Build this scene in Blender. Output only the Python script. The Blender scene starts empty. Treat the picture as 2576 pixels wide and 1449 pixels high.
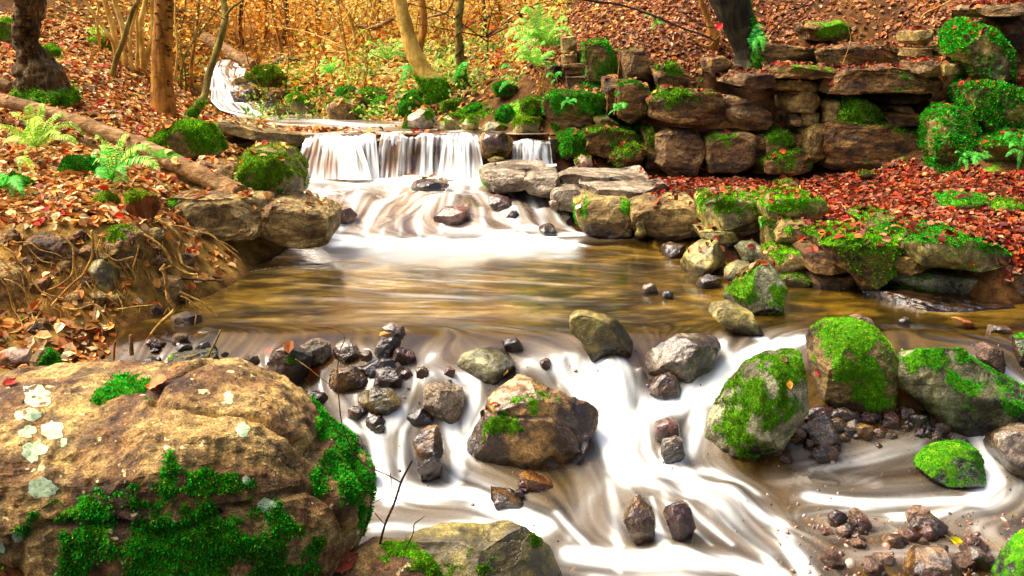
import bpy, bmesh, math, random
import numpy as np
from mathutils import Vector
from mathutils.bvhtree import BVHTree

# ------------------------------------------------------------------ camera, sky, sun, exposure
SC = bpy.context.scene
H, PITCH, F = 1.6, math.radians(15.0), 2474.0          # eye height over the pool, tilt, focal length in units of a 2576 wide frame
cam_d = bpy.data.cameras.new('camera')
cam = bpy.data.objects.new('camera', cam_d)
SC.collection.objects.link(cam)
SC.camera = cam
cam.location = (0, 0, H)
cam.rotation_euler = (math.radians(90) - PITCH, 0, 0)
cam_d.sensor_width = 36.0
cam_d.lens = 36.0 * F / 2576.0
cam_d.clip_start = 0.05
cam_d.clip_end = 400.0

world = bpy.data.worlds.new('World')
SC.world = world
world.use_nodes = True
wn = world.node_tree.nodes
wl = world.node_tree.links
bg = wn['Background']
sky = wn.new('ShaderNodeTexSky')
sky.sky_type = 'NISHITA'
sky.sun_disc = False
SUN_EL, SUN_AZ = math.radians(56), math.radians(-78)     # azimuth from +Y towards +X
sky.sun_elevation = SUN_EL
sky.sun_rotation = SUN_AZ
sky.air_density = 0.6
sky.dust_density = 8.0
sky.ozone_density = 0.3
wl.new(sky.outputs[0], bg.inputs[0])
bg.inputs[1].default_value = 0.15
sun_d = bpy.data.lights.new('sun', 'SUN')
sun = bpy.data.objects.new('sun', sun_d)
SC.collection.objects.link(sun)
sun_d.energy = 3.1
sun_d.angle = math.radians(30.0)
sun_d.color = (1.0, 0.90, 0.72)
_d = Vector((math.sin(SUN_AZ) * math.cos(SUN_EL), math.cos(SUN_AZ) * math.cos(SUN_EL), math.sin(SUN_EL)))
sun.rotation_euler = _d.to_track_quat('Z', 'Y').to_euler()
vs = SC.view_settings
vs.view_transform = 'Standard'
vs.look = 'None'
vs.exposure = 1.2
vs.gamma = 1.0
vs.use_curve_mapping = False
SC.cycles.max_bounces = 6
SC.cycles.diffuse_bounces = 3
SC.cycles.glossy_bounces = 2
SC.cycles.transmission_bounces = 2
SC.cycles.transparent_max_bounces = 12
SC.cycles.use_denoising = True

rng = np.random.default_rng(7)
random.seed(7)
CP, SP = math.cos(PITCH), math.sin(PITCH)

# ------------------------------------------------------------------ helpers
def W(u, v, y):
    """point of the sight line through (u, v) that lies y metres ahead"""
    a, b = (u - 1288.0) / F, -(v - 724.5) / F
    dy, dz = CP + b * SP, -SP + b * CP
    t = y / dy
    return np.array([a * t, y, H + dz * t])

def yz(v, z):
    """distance ahead at which height z shows at row v"""
    b = -(v - 724.5) / F
    return (z - H) / (-SP + b * CP) * (CP + b * SP)

def proj(P):
    P = np.asarray(P, float)
    x, y, z = P[..., 0], P[..., 1], P[..., 2] - H
    d = y * CP - z * SP
    return np.stack([1288 + F * x / d, 724.5 - F * (y * SP + z * CP) / d], -1)

def vn(p, seed=0):
    p = np.asarray(p, float)
    i = np.floor(p).astype(np.int64)
    f = p - i
    f = f * f * f * (f * (f * 6 - 15) + 10)
    def h(dx, dy, dz):
        n = ((i[..., 0] + dx) * 374761393 + (i[..., 1] + dy) * 668265263 + (i[..., 2] + dz) * 1274126177 + seed * 362437) & 0xffffffff
        n = ((n ^ (n >> 13)) * 1274126177) & 0xffffffff
        n = ((n ^ (n >> 16)) * 668265263) & 0xffffffff
        return ((n ^ (n >> 15)) & 0xffff) / 32767.5 - 1
    fx, fy, fz = f[..., 0], f[..., 1], f[..., 2]
    def lx(dy, dz): return h(0, dy, dz) * (1 - fx) + h(1, dy, dz) * fx
    a = lx(0, 0) * (1 - fy) + lx(1, 0) * fy
    b = lx(0, 1) * (1 - fy) + lx(1, 1) * fy
    return a * (1 - fz) + b * fz

def fbm(p, octv=4, seed=0, gain=0.5):
    s, a, t = 0, 1.0, 0
    p = np.asarray(p, float)
    for k in range(octv):
        s = s + a * vn(p * 2 ** k + 13.7 * k, seed + k)
        t += a
        a *= gain
    return s / t

def sstep(a, b, x):
    t = np.clip((x - a) / (b - a), 0, 1)
    return t * t * (3 - 2 * t)

def tag(o, label=None, cat=None, group=None, kind=None):
    if label: o['label'] = label
    if cat: o['category'] = cat
    if group: o['group'] = group
    if kind: o['kind'] = kind
    return o

def empty(name, loc, label=None, cat=None, group=None):
    o = bpy.data.objects.new(name, None)
    o.empty_display_size = 0.1
    SC.collection.objects.link(o)
    o.location = [float(c) for c in loc]
    return tag(o, label, cat, group)

def wloc(o):
    l = np.array(o.location[:])
    while o.parent is not None:
        o = o.parent
        l = l + np.array(o.location[:])
    return l

def mk(name, V, Fc, mat, parent=None, smooth=True, attrs=None, origin=None, link=True):
    """one mesh object out of arrays: V (n,3) world points, Fc (m,3) or (m,4) or a list of such arrays"""
    V = np.asarray(V, np.float64)
    Fl = Fc if isinstance(Fc, list) else [Fc]
    Fl = [np.asarray(f, np.int32) for f in Fl if len(f)]
    if origin is None:
        origin = np.array([V[:, 0].mean(), V[:, 1].mean(), V[:, 2].min()])
    me = bpy.data.meshes.new(name)
    me.vertices.add(len(V))
    me.vertices.foreach_set('co', (V - origin).astype(np.float32).ravel())
    idx = np.concatenate([f.ravel() for f in Fl])
    cnt = np.concatenate([np.full(len(f), f.shape[1], np.int32) for f in Fl])
    me.loops.add(len(idx))
    me.loops.foreach_set('vertex_index', idx)
    me.polygons.add(len(cnt))
    st = np.concatenate([[0], np.cumsum(cnt)[:-1]]).astype(np.int32)
    me.polygons.foreach_set('loop_start', st)
    me.polygons.foreach_set('use_smooth', np.full(len(cnt), smooth))
    me.update(calc_edges=True)
    for k, a in (attrs or {}).items():
        a = np.asarray(a, np.float32)
        if a.ndim == 1:
            at = me.attributes.new(k, 'FLOAT', 'POINT')
            at.data.foreach_set('value', a)
        else:
            at = me.attributes.new(k, 'FLOAT_COLOR', 'POINT')
            c = np.ones((len(a), 4), np.float32)
            c[:, :3] = a
            at.data.foreach_set('color', c.ravel())
    me.materials.append(mat)
    o = bpy.data.objects.new(name, me)
    if link: SC.collection.objects.link(o)
    if parent is not None:
        o.parent = parent
        o.location = [float(c) for c in (origin - wloc(parent))]
    else:
        o.location = [float(c) for c in origin]
    return o

_ico = {}
def ico(n):
    if n not in _ico:
        bm = bmesh.new()
        bmesh.ops.create_icosphere(bm, subdivisions=n, radius=1.0)
        bm.verts.ensure_lookup_table()
        _ico[n] = (np.array([v.co[:] for v in bm.verts]), np.array([[v.index for v in f.verts] for f in bm.faces]))
        bm.free()
    return _ico[n]

def vnormals(V, Fc):
    a, b, c = V[Fc[:, 0]], V[Fc[:, 1]], V[Fc[:, 2]]
    n = np.cross(b - a, c - a)
    N = np.zeros_like(V)
    for k in range(3): np.add.at(N, Fc[:, k], n)
    return N / (np.linalg.norm(N, axis=1, keepdims=True) + 1e-12)

def rbf(pts, vals, lam=1e-4):
    """smooth surface through scattered heights (linear kernel, plane trend)"""
    pts = np.asarray(pts, float); vals = np.asarray(vals, float)
    n = len(pts)
    D = np.linalg.norm(pts[:, None] - pts[None], axis=2)
    A = np.zeros((n + 3, n + 3))
    A[:n, :n] = -D + lam * np.eye(n)
    A[:n, n] = 1; A[:n, n + 1:] = pts
    A[n, :n] = 1; A[n + 1:, :n] = pts.T
    w = np.linalg.solve(A, np.concatenate([vals, [0, 0, 0]]))
    def f(X, Y):
        X = np.asarray(X, float); Y = np.asarray(Y, float)
        out = w[n] + w[n + 1] * X + w[n + 2] * Y
        for k in range(n):
            out = out - w[k] * np.hypot(X - pts[k, 0], Y - pts[k, 1])
        return out
    return f

# ------------------------------------------------------------------ materials
class NT:
    def __init__(s, name):
        s.m = bpy.data.materials.new(name)
        s.m.use_nodes = True
        s.n = s.m.node_tree.nodes
        s.l = s.m.node_tree.links
        s.b = s.n['Principled BSDF']
        s.out = s.n['Material Output']
        s.geo = s.n.new('ShaderNodeNewGeometry')
    def noise(s, scale, detail=5, rough=0.55, stretch=None, off=0.0, dist=0.0):
        t = s.n.new('ShaderNodeTexNoise')
        t.inputs['Scale'].default_value = scale
        t.inputs['Detail'].default_value = detail
        t.inputs['Roughness'].default_value = rough
        t.inputs['Distortion'].default_value = dist
        mp = s.n.new('ShaderNodeMapping')
        mp.inputs['Location'].default_value = (off, off * 1.7, off * 0.6)
        if stretch: mp.inputs['Scale'].default_value = stretch
        s.l.new(s.geo.outputs['Position'], mp.inputs[0])
        s.l.new(mp.outputs[0], t.inputs['Vector'])
        return t.outputs['Fac']
    def voro(s, scale, feature='F1', stretch=None, out='Distance'):
        t = s.n.new('ShaderNodeTexVoronoi')
        t.feature = feature
        t.inputs['Scale'].default_value = scale
        mp = s.n.new('ShaderNodeMapping')
        if stretch: mp.inputs['Scale'].default_value = stretch
        s.l.new(s.geo.outputs['Position'], mp.inputs[0])
        s.l.new(mp.outputs[0], t.inputs['Vector'])
        return t.outputs[out]
    def attr(s, name, out='Fac'):
        t = s.n.new('ShaderNodeAttribute')
        t.attribute_name = name
        return t.outputs[out]
    def ramp(s, fac, stops, interp='LINEAR'):
        t = s.n.new('ShaderNodeValToRGB')
        t.color_ramp.interpolation = interp
        el = t.color_ramp.elements
        while len(el) < len(stops): el.new(0.5)
        for e, (p, c) in zip(el, stops):
            e.position = p
            e.color = (*c, 1) if isinstance(c, tuple) else (c, c, c, 1)
        s.l.new(fac, t.inputs[0])
        return t.outputs[0]
    def mix(s, fac, a, b, mode='MIX'):
        t = s.n.new('ShaderNodeMix')
        t.data_type = 'RGBA'
        t.blend_type = mode
        for k, val in ((0, fac), (6, a), (7, b)):
            sock = t.inputs[k]
            if isinstance(val, (int, float)): sock.default_value = val if k == 0 else (val, val, val, 1)
            elif isinstance(val, tuple): sock.default_value = (*val, 1)
            else: s.l.new(val, sock)
        return t.outputs[2]
    def math(s, op, a, b=0.0, clamp=False):
        t = s.n.new('ShaderNodeMath')
        t.operation = op
        t.use_clamp = clamp
        for sock, val in ((t.inputs[0], a), (t.inputs[1], b)):
            if isinstance(val, (int, float)): sock.default_value = val
            else: s.l.new(val, sock)
        return t.outputs[0]
    def bump(s, h, strength=0.5, dist=0.01, prev=None):
        t = s.n.new('ShaderNodeBump')
        t.inputs['Strength'].default_value = strength
        t.inputs['Distance'].default_value = dist
        s.l.new(h, t.inputs['Height'])
        if prev is not None: s.l.new(prev, t.inputs['Normal'])
        return t.outputs[0]
    def set(s, **kw):
        for k, v in kw.items():
            sock = s.b.inputs[{'color': 'Base Color', 'rough': 'Roughness', 'normal': 'Normal', 'spec': 'Specular IOR Level', 'alpha': 'Alpha', 'coat': 'Coat Weight', 'sss': 'Subsurface Weight'}[k]]
            if isinstance(v, (int, float)): sock.default_value = v
            elif isinstance(v, tuple): sock.default_value = (*v, 1)
            else: s.l.new(v, sock)
        return s.m

def L(r, g, b):
    """photograph colour 0..255 -> linear"""
    return tuple(((c / 255.0 + 0.055) / 1.055) ** 2.4 if c > 10 else c / 3294.0 for c in (r, g, b))

MOSS_A, MOSS_B, MOSS_C = (0.03, 0.07, 0.004), (0.09, 0.34, 0.005), (0.32, 0.46, 0.012)

def rock_mat(name, c1, c2, c3, rough=0.75, spec=0.4, scale=1.0, bumpd=0.012, streak=None, moss=(MOSS_A, MOSS_B, MOSS_C), fleck=None):
    t = NT(name)
    n1 = t.noise(3.5 * scale, 7, 0.62, stretch=streak, dist=0.4)
    n2 = t.noise(14 * scale, 8, 0.7, off=3.1, stretch=streak)
    n3 = t.noise(60 * scale, 5, 0.75, off=9.2)
    base = t.ramp(n1, [(0.32, c1), (0.45, c2), (0.58, c3), (0.70, c2)])
    base = t.mix(t.ramp(n2, [(0.38, 0.0), (0.66, 0.85)]), base, c1)
    base = t.mix(t.ramp(n3, [(0.60, 0.0), (0.72, 0.7)]), base, c3)
    base = t.mix(t.ramp(n3, [(0.28, 0.75), (0.42, 0.0)]), base, tuple(c * 0.25 for c in c1))
    base = t.mix(1.0, base, t.ramp(t.noise(150, 3, 0.6, off=12), [(0.34, 0.45), (0.5, 1.0), (0.66, 1.5)]), 'MULTIPLY')
    # broken faces: each small plane of the stone its own tone, thin dark seams between
    dv = t.n.new('ShaderNodeTexVoronoi'); dv.inputs['Scale'].default_value = 13 * scale
    dn = t.n.new('ShaderNodeTexNoise'); dn.inputs['Scale'].default_value = 7; dn.inputs['Detail'].default_value = 6
    t.l.new(t.geo.outputs['Position'], dn.inputs['Vector'])
    vm = t.n.new('ShaderNodeVectorMath'); vm.operation = 'MULTIPLY_ADD'; vm.inputs[1].default_value = (0.30, 0.30, 0.30)
    t.l.new(dn.outputs['Color'], vm.inputs[0]); t.l.new(t.geo.outputs['Position'], vm.inputs[2]); t.l.new(vm.outputs[0], dv.inputs['Vector'])
    de = t.n.new('ShaderNodeTexVoronoi'); de.feature = 'DISTANCE_TO_EDGE'; de.inputs['Scale'].default_value = 4.2 * scale
    t.l.new(vm.outputs[0], de.inputs['Vector'])
    sv = t.n.new('ShaderNodeSeparateColor'); t.l.new(dv.outputs['Color'], sv.inputs[0])
    base = t.mix(1.0, base, t.ramp(sv.outputs[0], [(0.0, 0.62), (1.0, 1.3)]), 'MULTIPLY')
    seam = t.math('MULTIPLY', t.ramp(de.outputs['Distance'], [(0.0, 1.0), (0.022, 0.0)]), t.ramp(t.noise(3.1, 3, 0.5, off=17), [(0.50, 0.0), (0.60, 1.0)]))
    base = t.mix(t.math('MULTIPLY', seam, 0.6), base, tuple(c * 0.2 for c in c1))
    wet = t.attr('wet')
    if fleck:
        base = t.mix(t.ramp(t.noise(26, 3, 0.5, off=5), [(0.66, 0.0), (0.70, 1.0)]), base, fleck)
    base = t.mix(wet, base, t.mix(1.0, base, (0.24, 0.18, 0.14), 'MULTIPLY'))
    m = t.attr('moss')
    mb = t.math('ADD', m, t.math('MULTIPLY', t.math('SUBTRACT', t.noise(22, 6, 0.7, off=1.3), 0.5), 1.5))
    mf = t.ramp(mb, [(0.40, 0.0), (0.62, 1.0)])
    mc = t.ramp(t.noise(35, 6, 0.75, off=2.2), [(0.3, moss[0]), (0.5, moss[1]), (0.72, moss[2])])
    col = t.mix(mf, base, mc)
    base = None
    nb = t.bump(t.noise(9 * scale, 8, 0.72, off=4), 0.9, bumpd * 2.4)
    nb = t.bump(dv.outputs['Distance'], 0.5, bumpd * 1.6, nb)
    nb = t.bump(t.math('MULTIPLY', seam, -1.0), 0.9, bumpd * 0.9, nb)
    nb = t.bump(t.noise(45 * scale, 6, 0.75, off=6), 0.9, bumpd * 0.6, nb)
    nb = t.bump(t.math('MULTIPLY', t.noise(120, 4, 0.8, off=8), mf), 1.0, 0.012, nb)
    r = t.math('ADD', t.math('MULTIPLY', mf, 0.9 - rough), t.math('ADD', rough - 0.08, t.math('MULTIPLY', n2, 0.16)), clamp=True)
    r = t.math('SUBTRACT', r, t.math('MULTIPLY', wet, 0.35), clamp=True)
    sp = t.math('SUBTRACT', spec, t.math('MULTIPLY', mf, spec - 0.1))
    return t.set(color=col, rough=r, normal=nb, spec=sp)

M = {}
M['gold'] = rock_mat('ochre_rock', (0.030, 0.010, 0.002), (0.20, 0.085, 0.013), (0.58, 0.37, 0.10), 0.75, fleck=(0.74, 0.60, 0.26))
M['tan'] = rock_mat('tan_sandstone', (0.05, 0.025, 0.005), (0.21, 0.12, 0.025), (0.48, 0.33, 0.10), 0.7, streak=(1, 1, 3))
M['pale'] = rock_mat('pale_stone', (0.22, 0.15, 0.07), (0.50, 0.38, 0.22), (0.68, 0.58, 0.42), 0.45, 0.5)
M['grey'] = rock_mat('wet_grey_rock', (0.012, 0.006, 0.002), (0.075, 0.044, 0.018), (0.50, 0.38, 0.23), 0.14, 0.9, bumpd=0.0055)
M['dark'] = rock_mat('wet_dark_rock', (0.005, 0.002, 0.0006), (0.028, 0.012, 0.003), (0.17, 0.088, 0.026), 0.13, 0.9, bumpd=0.0055)
M['brown'] = rock_mat('wet_brown_rock', (0.010, 0.0035, 0.0006), (0.10, 0.040, 0.006), (0.46, 0.25, 0.055), 0.16, 0.8, bumpd=0.0055)
M['olive'] = rock_mat('olive_rock', (0.022, 0.015, 0.002), (0.12, 0.088, 0.011), (0.44, 0.35, 0.08), 0.45, 0.6, bumpd=0.0055)
M['green'] = rock_mat('grey_green_rock', (0.014, 0.013, 0.003), (0.115, 0.105, 0.028), (0.50, 0.47, 0.24), 0.28, 0.5)
M['pink'] = rock_mat('pinkish_rock', (0.10, 0.05, 0.03), (0.34, 0.20, 0.12), (0.60, 0.42, 0.30), 0.5)
M['red'] = rock_mat('red_brown_rock', (0.020, 0.005, 0.002), (0.10, 0.030, 0.014), (0.34, 0.14, 0.075), 0.3, 0.8, bumpd=0.0055)
M['orange'] = rock_mat('orange_rock', (0.16, 0.04, 0.004), (0.42, 0.14, 0.012), (0.62, 0.30, 0.05), 0.3, 0.7, bumpd=0.0055)
M['cliff'] = rock_mat('cliff_sandstone', (0.014, 0.005, 0.001), (0.14, 0.060, 0.009), (0.40, 0.205, 0.040), 0.72, streak=(1, 1, 3.5), bumpd=0.02)
M['cliffgrey'] = rock_mat('cliff_greyish_sandstone', (0.020, 0.008, 0.002), (0.17, 0.085, 0.020), (0.46, 0.27, 0.085), 0.6, streak=(1, 1, 3), bumpd=0.02)
M['cliffpale'] = rock_mat('cliff_yellow_sandstone', (0.06, 0.03, 0.005), (0.28, 0.17, 0.03), (0.50, 0.35, 0.09), 0.7, streak=(1, 1, 2), bumpd=0.016)
M['ledge'] = rock_mat('ledge_flat_stone', (0.07, 0.045, 0.022), (0.27, 0.20, 0.12), (0.52, 0.43, 0.30), 0.5, streak=(1, 1, 3))

def attr_mat(name, rough=0.7, trans=0.0, spec=0.3, nscale=40, var=0.35, bumpd=0.0):
    """colour carried by each leaf, tuft or pebble of its own, with a little grain"""
    t = NT(name)
    c = t.attr('col', 'Color')
    g = t.ramp(t.noise(nscale, 4, 0.6), [(0.3, 1 - var), (0.7, 1 + var * 0.5)])
    col = t.mix(1.0, c, g, 'MULTIPLY')
    if bumpd: t.set(normal=t.bump(t.noise(nscale * 1.3, 5, 0.7), 0.8, bumpd))
    t.set(color=col, rough=rough, spec=spec)
    if trans > 0:
        tr = t.n.new('ShaderNodeBsdfTranslucent')
        t.l.new(col, tr.inputs[0])
        mx = t.n.new('ShaderNodeMixShader')
        mx.inputs[0].default_value = trans
        t.l.new(t.b.outputs[0], mx.inputs[1])
        t.l.new(tr.outputs[0], mx.inputs[2])
        t.l.new(mx.outputs[0], t.out.inputs[0])
    return t.m
M['leaf'] = attr_mat('dead_leaf', 0.6, 0.15, 0.2)
M['foliage'] = attr_mat('living_leaf', 0.55, 0.45, 0.2)
M['moss'] = attr_mat('moss', 0.85, 0.35, 0.1, 25, 0.6)
M['pebble'] = attr_mat('wet_pebble', 0.18, 0.0, 0.8, 50, 0.5, 0.004)

def bark_mat(name, c1, c2, c3, moss=0.0, vs=(14, 14, 3)):
    t = NT(name)
    n1 = t.noise(1.0, 7, 0.7, stretch=vs, dist=0.5)
    n2 = t.noise(9, 5, 0.6, off=3)
    col = t.ramp(n1, [(0.32, c1), (0.5, c2), (0.68, c3)])
    col = t.mix(t.ramp(n2, [(0.42, 0.0), (0.62, 0.6)]), col, c1)
    if moss:
        mf = t.ramp(t.math('ADD', t.attr('moss'), t.math('MULTIPLY', t.math('SUBTRACT', t.noise(16, 6, 0.7), 0.5), 1.2)), [(0.45, 0.0), (0.6, 1.0)])
        col = t.mix(mf, col, t.ramp(t.noise(30, 5, 0.7), [(0.3, MOSS_A), (0.6, MOSS_B)]))
    nb = t.bump(n1, 1.0, 0.03)
    return t.set(color=col, rough=0.85, spec=0.2, normal=nb)
M['bark_orange'] = bark_mat('orange_brown_bark', (0.13, 0.04, 0.006), (0.42, 0.18, 0.02), (0.66, 0.34, 0.06), vs=(30, 30, 5))
M['bark_yellow'] = bark_mat('smooth_yellow_bark', (0.30, 0.15, 0.02), (0.64, 0.40, 0.07), (0.82, 0.62, 0.20), 1, vs=(9, 9, 5))
M['bark_dark'] = bark_mat('dark_furrowed_bark', (0.012, 0.006, 0.002), (0.10, 0.055, 0.016), (0.34, 0.22, 0.08), 1, vs=(22, 22, 5))
M['bark_olive'] = bark_mat('olive_bark', (0.05, 0.035, 0.006), (0.20, 0.15, 0.02), (0.36, 0.28, 0.07), 1, vs=(12, 12, 4))
M['bark_black'] = bark_mat('dark_mossy_bark', (0.006, 0.004, 0.002), (0.025, 0.018, 0.008), (0.07, 0.055, 0.02), 1)
M['log'] = bark_mat('fallen_log_bark', (0.07, 0.028, 0.008), (0.34, 0.18, 0.06), (0.62, 0.42, 0.20), 1, vs=(8, 26, 26))
M['root'] = bark_mat('root_bark', (0.16, 0.06, 0.010), (0.55, 0.30, 0.05), (0.78, 0.54, 0.16), vs=(20, 20, 20))
M['twig'] = bark_mat('dark_twig', (0.010, 0.005, 0.004), (0.05, 0.022, 0.015), (0.14, 0.07, 0.04), vs=(20, 20, 20))
M['rot'] = bark_mat('rotten_wood', (0.06, 0.015, 0.004), (0.26, 0.075, 0.012), (0.48, 0.18, 0.04), 1, vs=(22, 22, 3))

def lichen_mat():
    t = NT('pale_lichen')
    return t.set(color=t.ramp(t.noise(70, 5, 0.7), [(0.3, (0.20, 0.26, 0.10)), (0.5, (0.38, 0.48, 0.28)), (0.7, (0.50, 0.60, 0.40))]), rough=0.9, spec=0.1, normal=t.bump(t.noise(150, 4, 0.7), 0.8, 0.004))
M['lichen'] = lichen_mat()

def ground_mat():
    t = NT('forest_soil')
    n1 = t.noise(2.2, 8, 0.7)
    n2 = t.noise(18, 8, 0.75, off=2)
    soil = t.ramp(n1, [(0.3, (0.03, 0.010, 0.003)), (0.5, (0.12, 0.048, 0.010)), (0.68, (0.30, 0.14, 0.032))])
    soil = t.mix(t.ramp(n2, [(0.42, 0.0), (0.62, 0.8)]), soil, (0.03, 0.013, 0.004))
    mf = t.ramp(t.math('ADD', t.attr('moss'), t.math('MULTIPLY', t.math('SUBTRACT', t.noise(9, 6, 0.7), 0.5), 1.3)), [(0.45, 0.0), (0.6, 1.0)])
    col = t.mix(mf, soil, t.ramp(t.noise(24, 5, 0.7), [(0.3, MOSS_A), (0.5, MOSS_B), (0.7, MOSS_C)]))
    col = t.mix(t.attr('ochre'), col, t.ramp(t.noise(7, 8, 0.75, off=3), [(0.32, (0.05, 0.018, 0.003)), (0.48, (0.30, 0.15, 0.022)), (0.66, (0.62, 0.38, 0.08))]))
    yb = t.attr('gold')
    col = t.mix(yb, col, t.ramp(t.noise(14, 6, 0.8), [(0.3, (0.10, 0.035, 0.006)), (0.5, (0.34, 0.15, 0.02)), (0.66, (0.62, 0.38, 0.06))]))
    col = t.mix(t.attr('wet'), col, t.mix(1.0, col, (0.20, 0.11, 0.06), 'MULTIPLY'))
    nb = t.bump(n2, 1.0, 0.03)
    nb = t.bump(t.noise(70, 5, 0.8), 1.0, 0.01, nb)
    return t.set(color=col, rough=0.9, spec=0.15, normal=nb)
M['ground'] = ground_mat()

def water_mat():
    """thin stream water: amber and see-through where calm, white where it is full of air, with reflections painted on the pool"""
    t = NT('stream_water')
    foam = t.attr('foam')
    st = t.attr('streak')
    deep = t.ramp(t.math('ADD', t.math('MULTIPLY', st, 0.5), t.math('MULTIPLY', t.noise(2.6, 6, 0.65, stretch=(0.8, 1.3, 1), dist=0.8), 0.55)), [(0.36, (0.014, 0.008, 0.001)), (0.49, (0.060, 0.034, 0.002)), (0.62, (0.20, 0.112, 0.008)), (0.80, (0.46, 0.33, 0.12))])
    veil = t.attr('veil')
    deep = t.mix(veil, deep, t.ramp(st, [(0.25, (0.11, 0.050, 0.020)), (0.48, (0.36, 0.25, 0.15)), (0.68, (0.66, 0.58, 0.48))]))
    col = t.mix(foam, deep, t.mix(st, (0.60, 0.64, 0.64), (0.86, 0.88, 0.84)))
    t.set(color=col, rough=t.math('ADD', 0.16, t.math('MULTIPLY', foam, 0.6), clamp=True), spec=t.math('SUBTRACT', 0.75, t.math('MULTIPLY', foam, 0.5)), normal=t.bump(st, 0.25, 0.01))
    tr = t.n.new('ShaderNodeBsdfTransparent')
    tr.inputs[0].default_value = (0.86, 0.52, 0.16, 1)
    mx = t.n.new('ShaderNodeMixShader')
    body = t.attr('body')
    t.l.new(t.math('MAXIMUM', t.math('MAXIMUM', foam, body), t.math('MULTIPLY', veil, 0.8), clamp=True), mx.inputs[0])
    t.l.new(tr.outputs[0], mx.inputs[1])
    t.l.new(t.b.outputs[0], mx.inputs[2])
    gl = t.n.new('ShaderNodeBsdfGlossy')
    gl.inputs['Roughness'].default_value = 0.18
    lw = t.n.new('ShaderNodeFresnel')
    lw.inputs[0].default_value = 1.33
    t.l.new(t.bump(st, 0.25, 0.01), gl.inputs['Normal'])
    m2 = t.n.new('ShaderNodeMixShader')
    t.l.new(t.math('MULTIPLY', lw.outputs[0], t.math('SUBTRACT', 0.75, foam, clamp=True)), m2.inputs[0])
    t.l.new(mx.outputs[0], m2.inputs[1])
    t.l.new(gl.outputs[0], m2.inputs[2])
    t.l.new(m2.outputs[0], t.out.inputs[0])
    return t.m
M['water'] = water_mat()

# ------------------------------------------------------------------ the stream's surface
wp = []
for u in (350, 500, 700, 900, 1100, 1300): wp.append(W(u, 860 if u < 1250 else 875, yz(860 if u < 1250 else 875, 0)))
for u, v in [(1420,893),(1520,903),(1620,903),(1720,880),(1800,855),(1900,850),(2050,850),(2200,870),(2350,885),(2500,895),(2700,900)]: wp.append(W(u, v, yz(v, 0)))
for u in (200, 500, 800, 1100, 1400, 1700, 2000, 2400):
    for v in (640, 700, 760, 810):
        wp.append(W(u, v, yz(v, 0)))
wp = [np.array([p[0], p[1], 0.0]) for p in wp]
for u, v, y in [(400,930,4.72),(650,950,4.66),(850,940,4.66),(1000,960,4.58),(1100,950,4.6),(1250,940,4.66),
                (1400,965,4.62),(1500,970,4.615),(1620,970,4.62),(1750,950,4.62),(1850,935,4.66),(2000,935,4.66),(2150,960,4.62),(2400,1000,4.55),(2600,960,4.66),
                (900,1060,4.42),(1010,1060,4.42),(1150,1060,4.45),(950,1210,4.1),(1060,1215,4.1),(1150,1205,4.14),(1300,1210,4.1),(850,1210,4.1),(700,1200,4.1),
                (1000,1310,3.8),(1250,1330,3.76),(1400,1300,3.83),(1600,1030,4.5),(1450,1060,4.42),(1560,1160,4.2),(1750,1100,4.32),(1740,1200,4.1),(1450,1250,3.98),
                (1900,1180,4.18),(1900,1300,3.82),(1700,1350,3.68),(1500,1390,3.58),(1900,1440,3.47),(1500,1460,3.42),(2000,1130,4.28),(2050,1060,4.42),(2150,1150,4.25),(2280,1095,4.36),
                (2400,1150,4.28),(2560,1120,4.35),(2480,1230,4.08),(2300,1280,3.92),(2100,1260,3.96),(2100,1400,3.57),(2350,1400,3.6),(2650,1350,3.75),(2576,1449,3.5),(2100,1600,3.15),(1500,1800,2.85),(2500,1900,2.8),(900,1700,3.0)]:
    wp.append(W(u, v, y))
for u, v, y in [(760,600,7.35),(900,605,7.3),(1100,608,7.28),(1300,600,7.35),(1450,590,7.45),(750,560,7.7),(950,560,7.7),(1130,565,7.62),(1300,560,7.65),(1420,560,7.75),
                (730,500,8.25),(900,500,8.25),(1100,510,8.1),(1250,510,8.1),(1350,520,8.1),(720,440,8.9),(850,440,8.92),(1000,438,8.95),(1180,438,8.95),(1350,425,9.0),(600,470,8.7),(1500,480,8.5)]:
    wp.append(W(u, v, y))
wp = np.array(wp)
_wz = rbf(wp[:, :2], wp[:, 2], 0.004)
WB = []       # swellings over stones under the surface: (u, v, radius, height)
for b in [(1688,1085,.07,.05),(1690,1140,.06,.04),(1610,1300,.09,.03),(1715,1290,.09,.04),(1820,1290,.16,.07),(2530,1130,.16,.03),(1230,915,.2,.035),(1110,1000,.13,.02),(980,1040,.1,.035),(1090,955,.12,.02),
          (1700,1410,.15,.05),(1170,1280,.2,.03),(1340,950,.10,.03),(2420,1290,.15,.03),(1850,1250,.15,.04),
          (1075,478,.28,.03),(900,500,.22,.07),(1130,520,.30,.09),(850,540,.2,.06),(1000,560,.22,.05),(1300,545,.16,.07),(1380,540,.14,.06),(1240,500,.2,.05),(790,470,.2,.03),(1210,570,.15,.05)]:
    ys_ = np.linspace(2.6, 9.4, 500)
    r_ = np.array([W(b[0], b[1], y) for y in ys_])
    j = np.argmax(r_[:, 2] <= _wz(r_[:, 0], r_[:, 1]))
    WB.append((r_[j, 0], r_[j, 1], b[2], b[3]))
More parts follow.
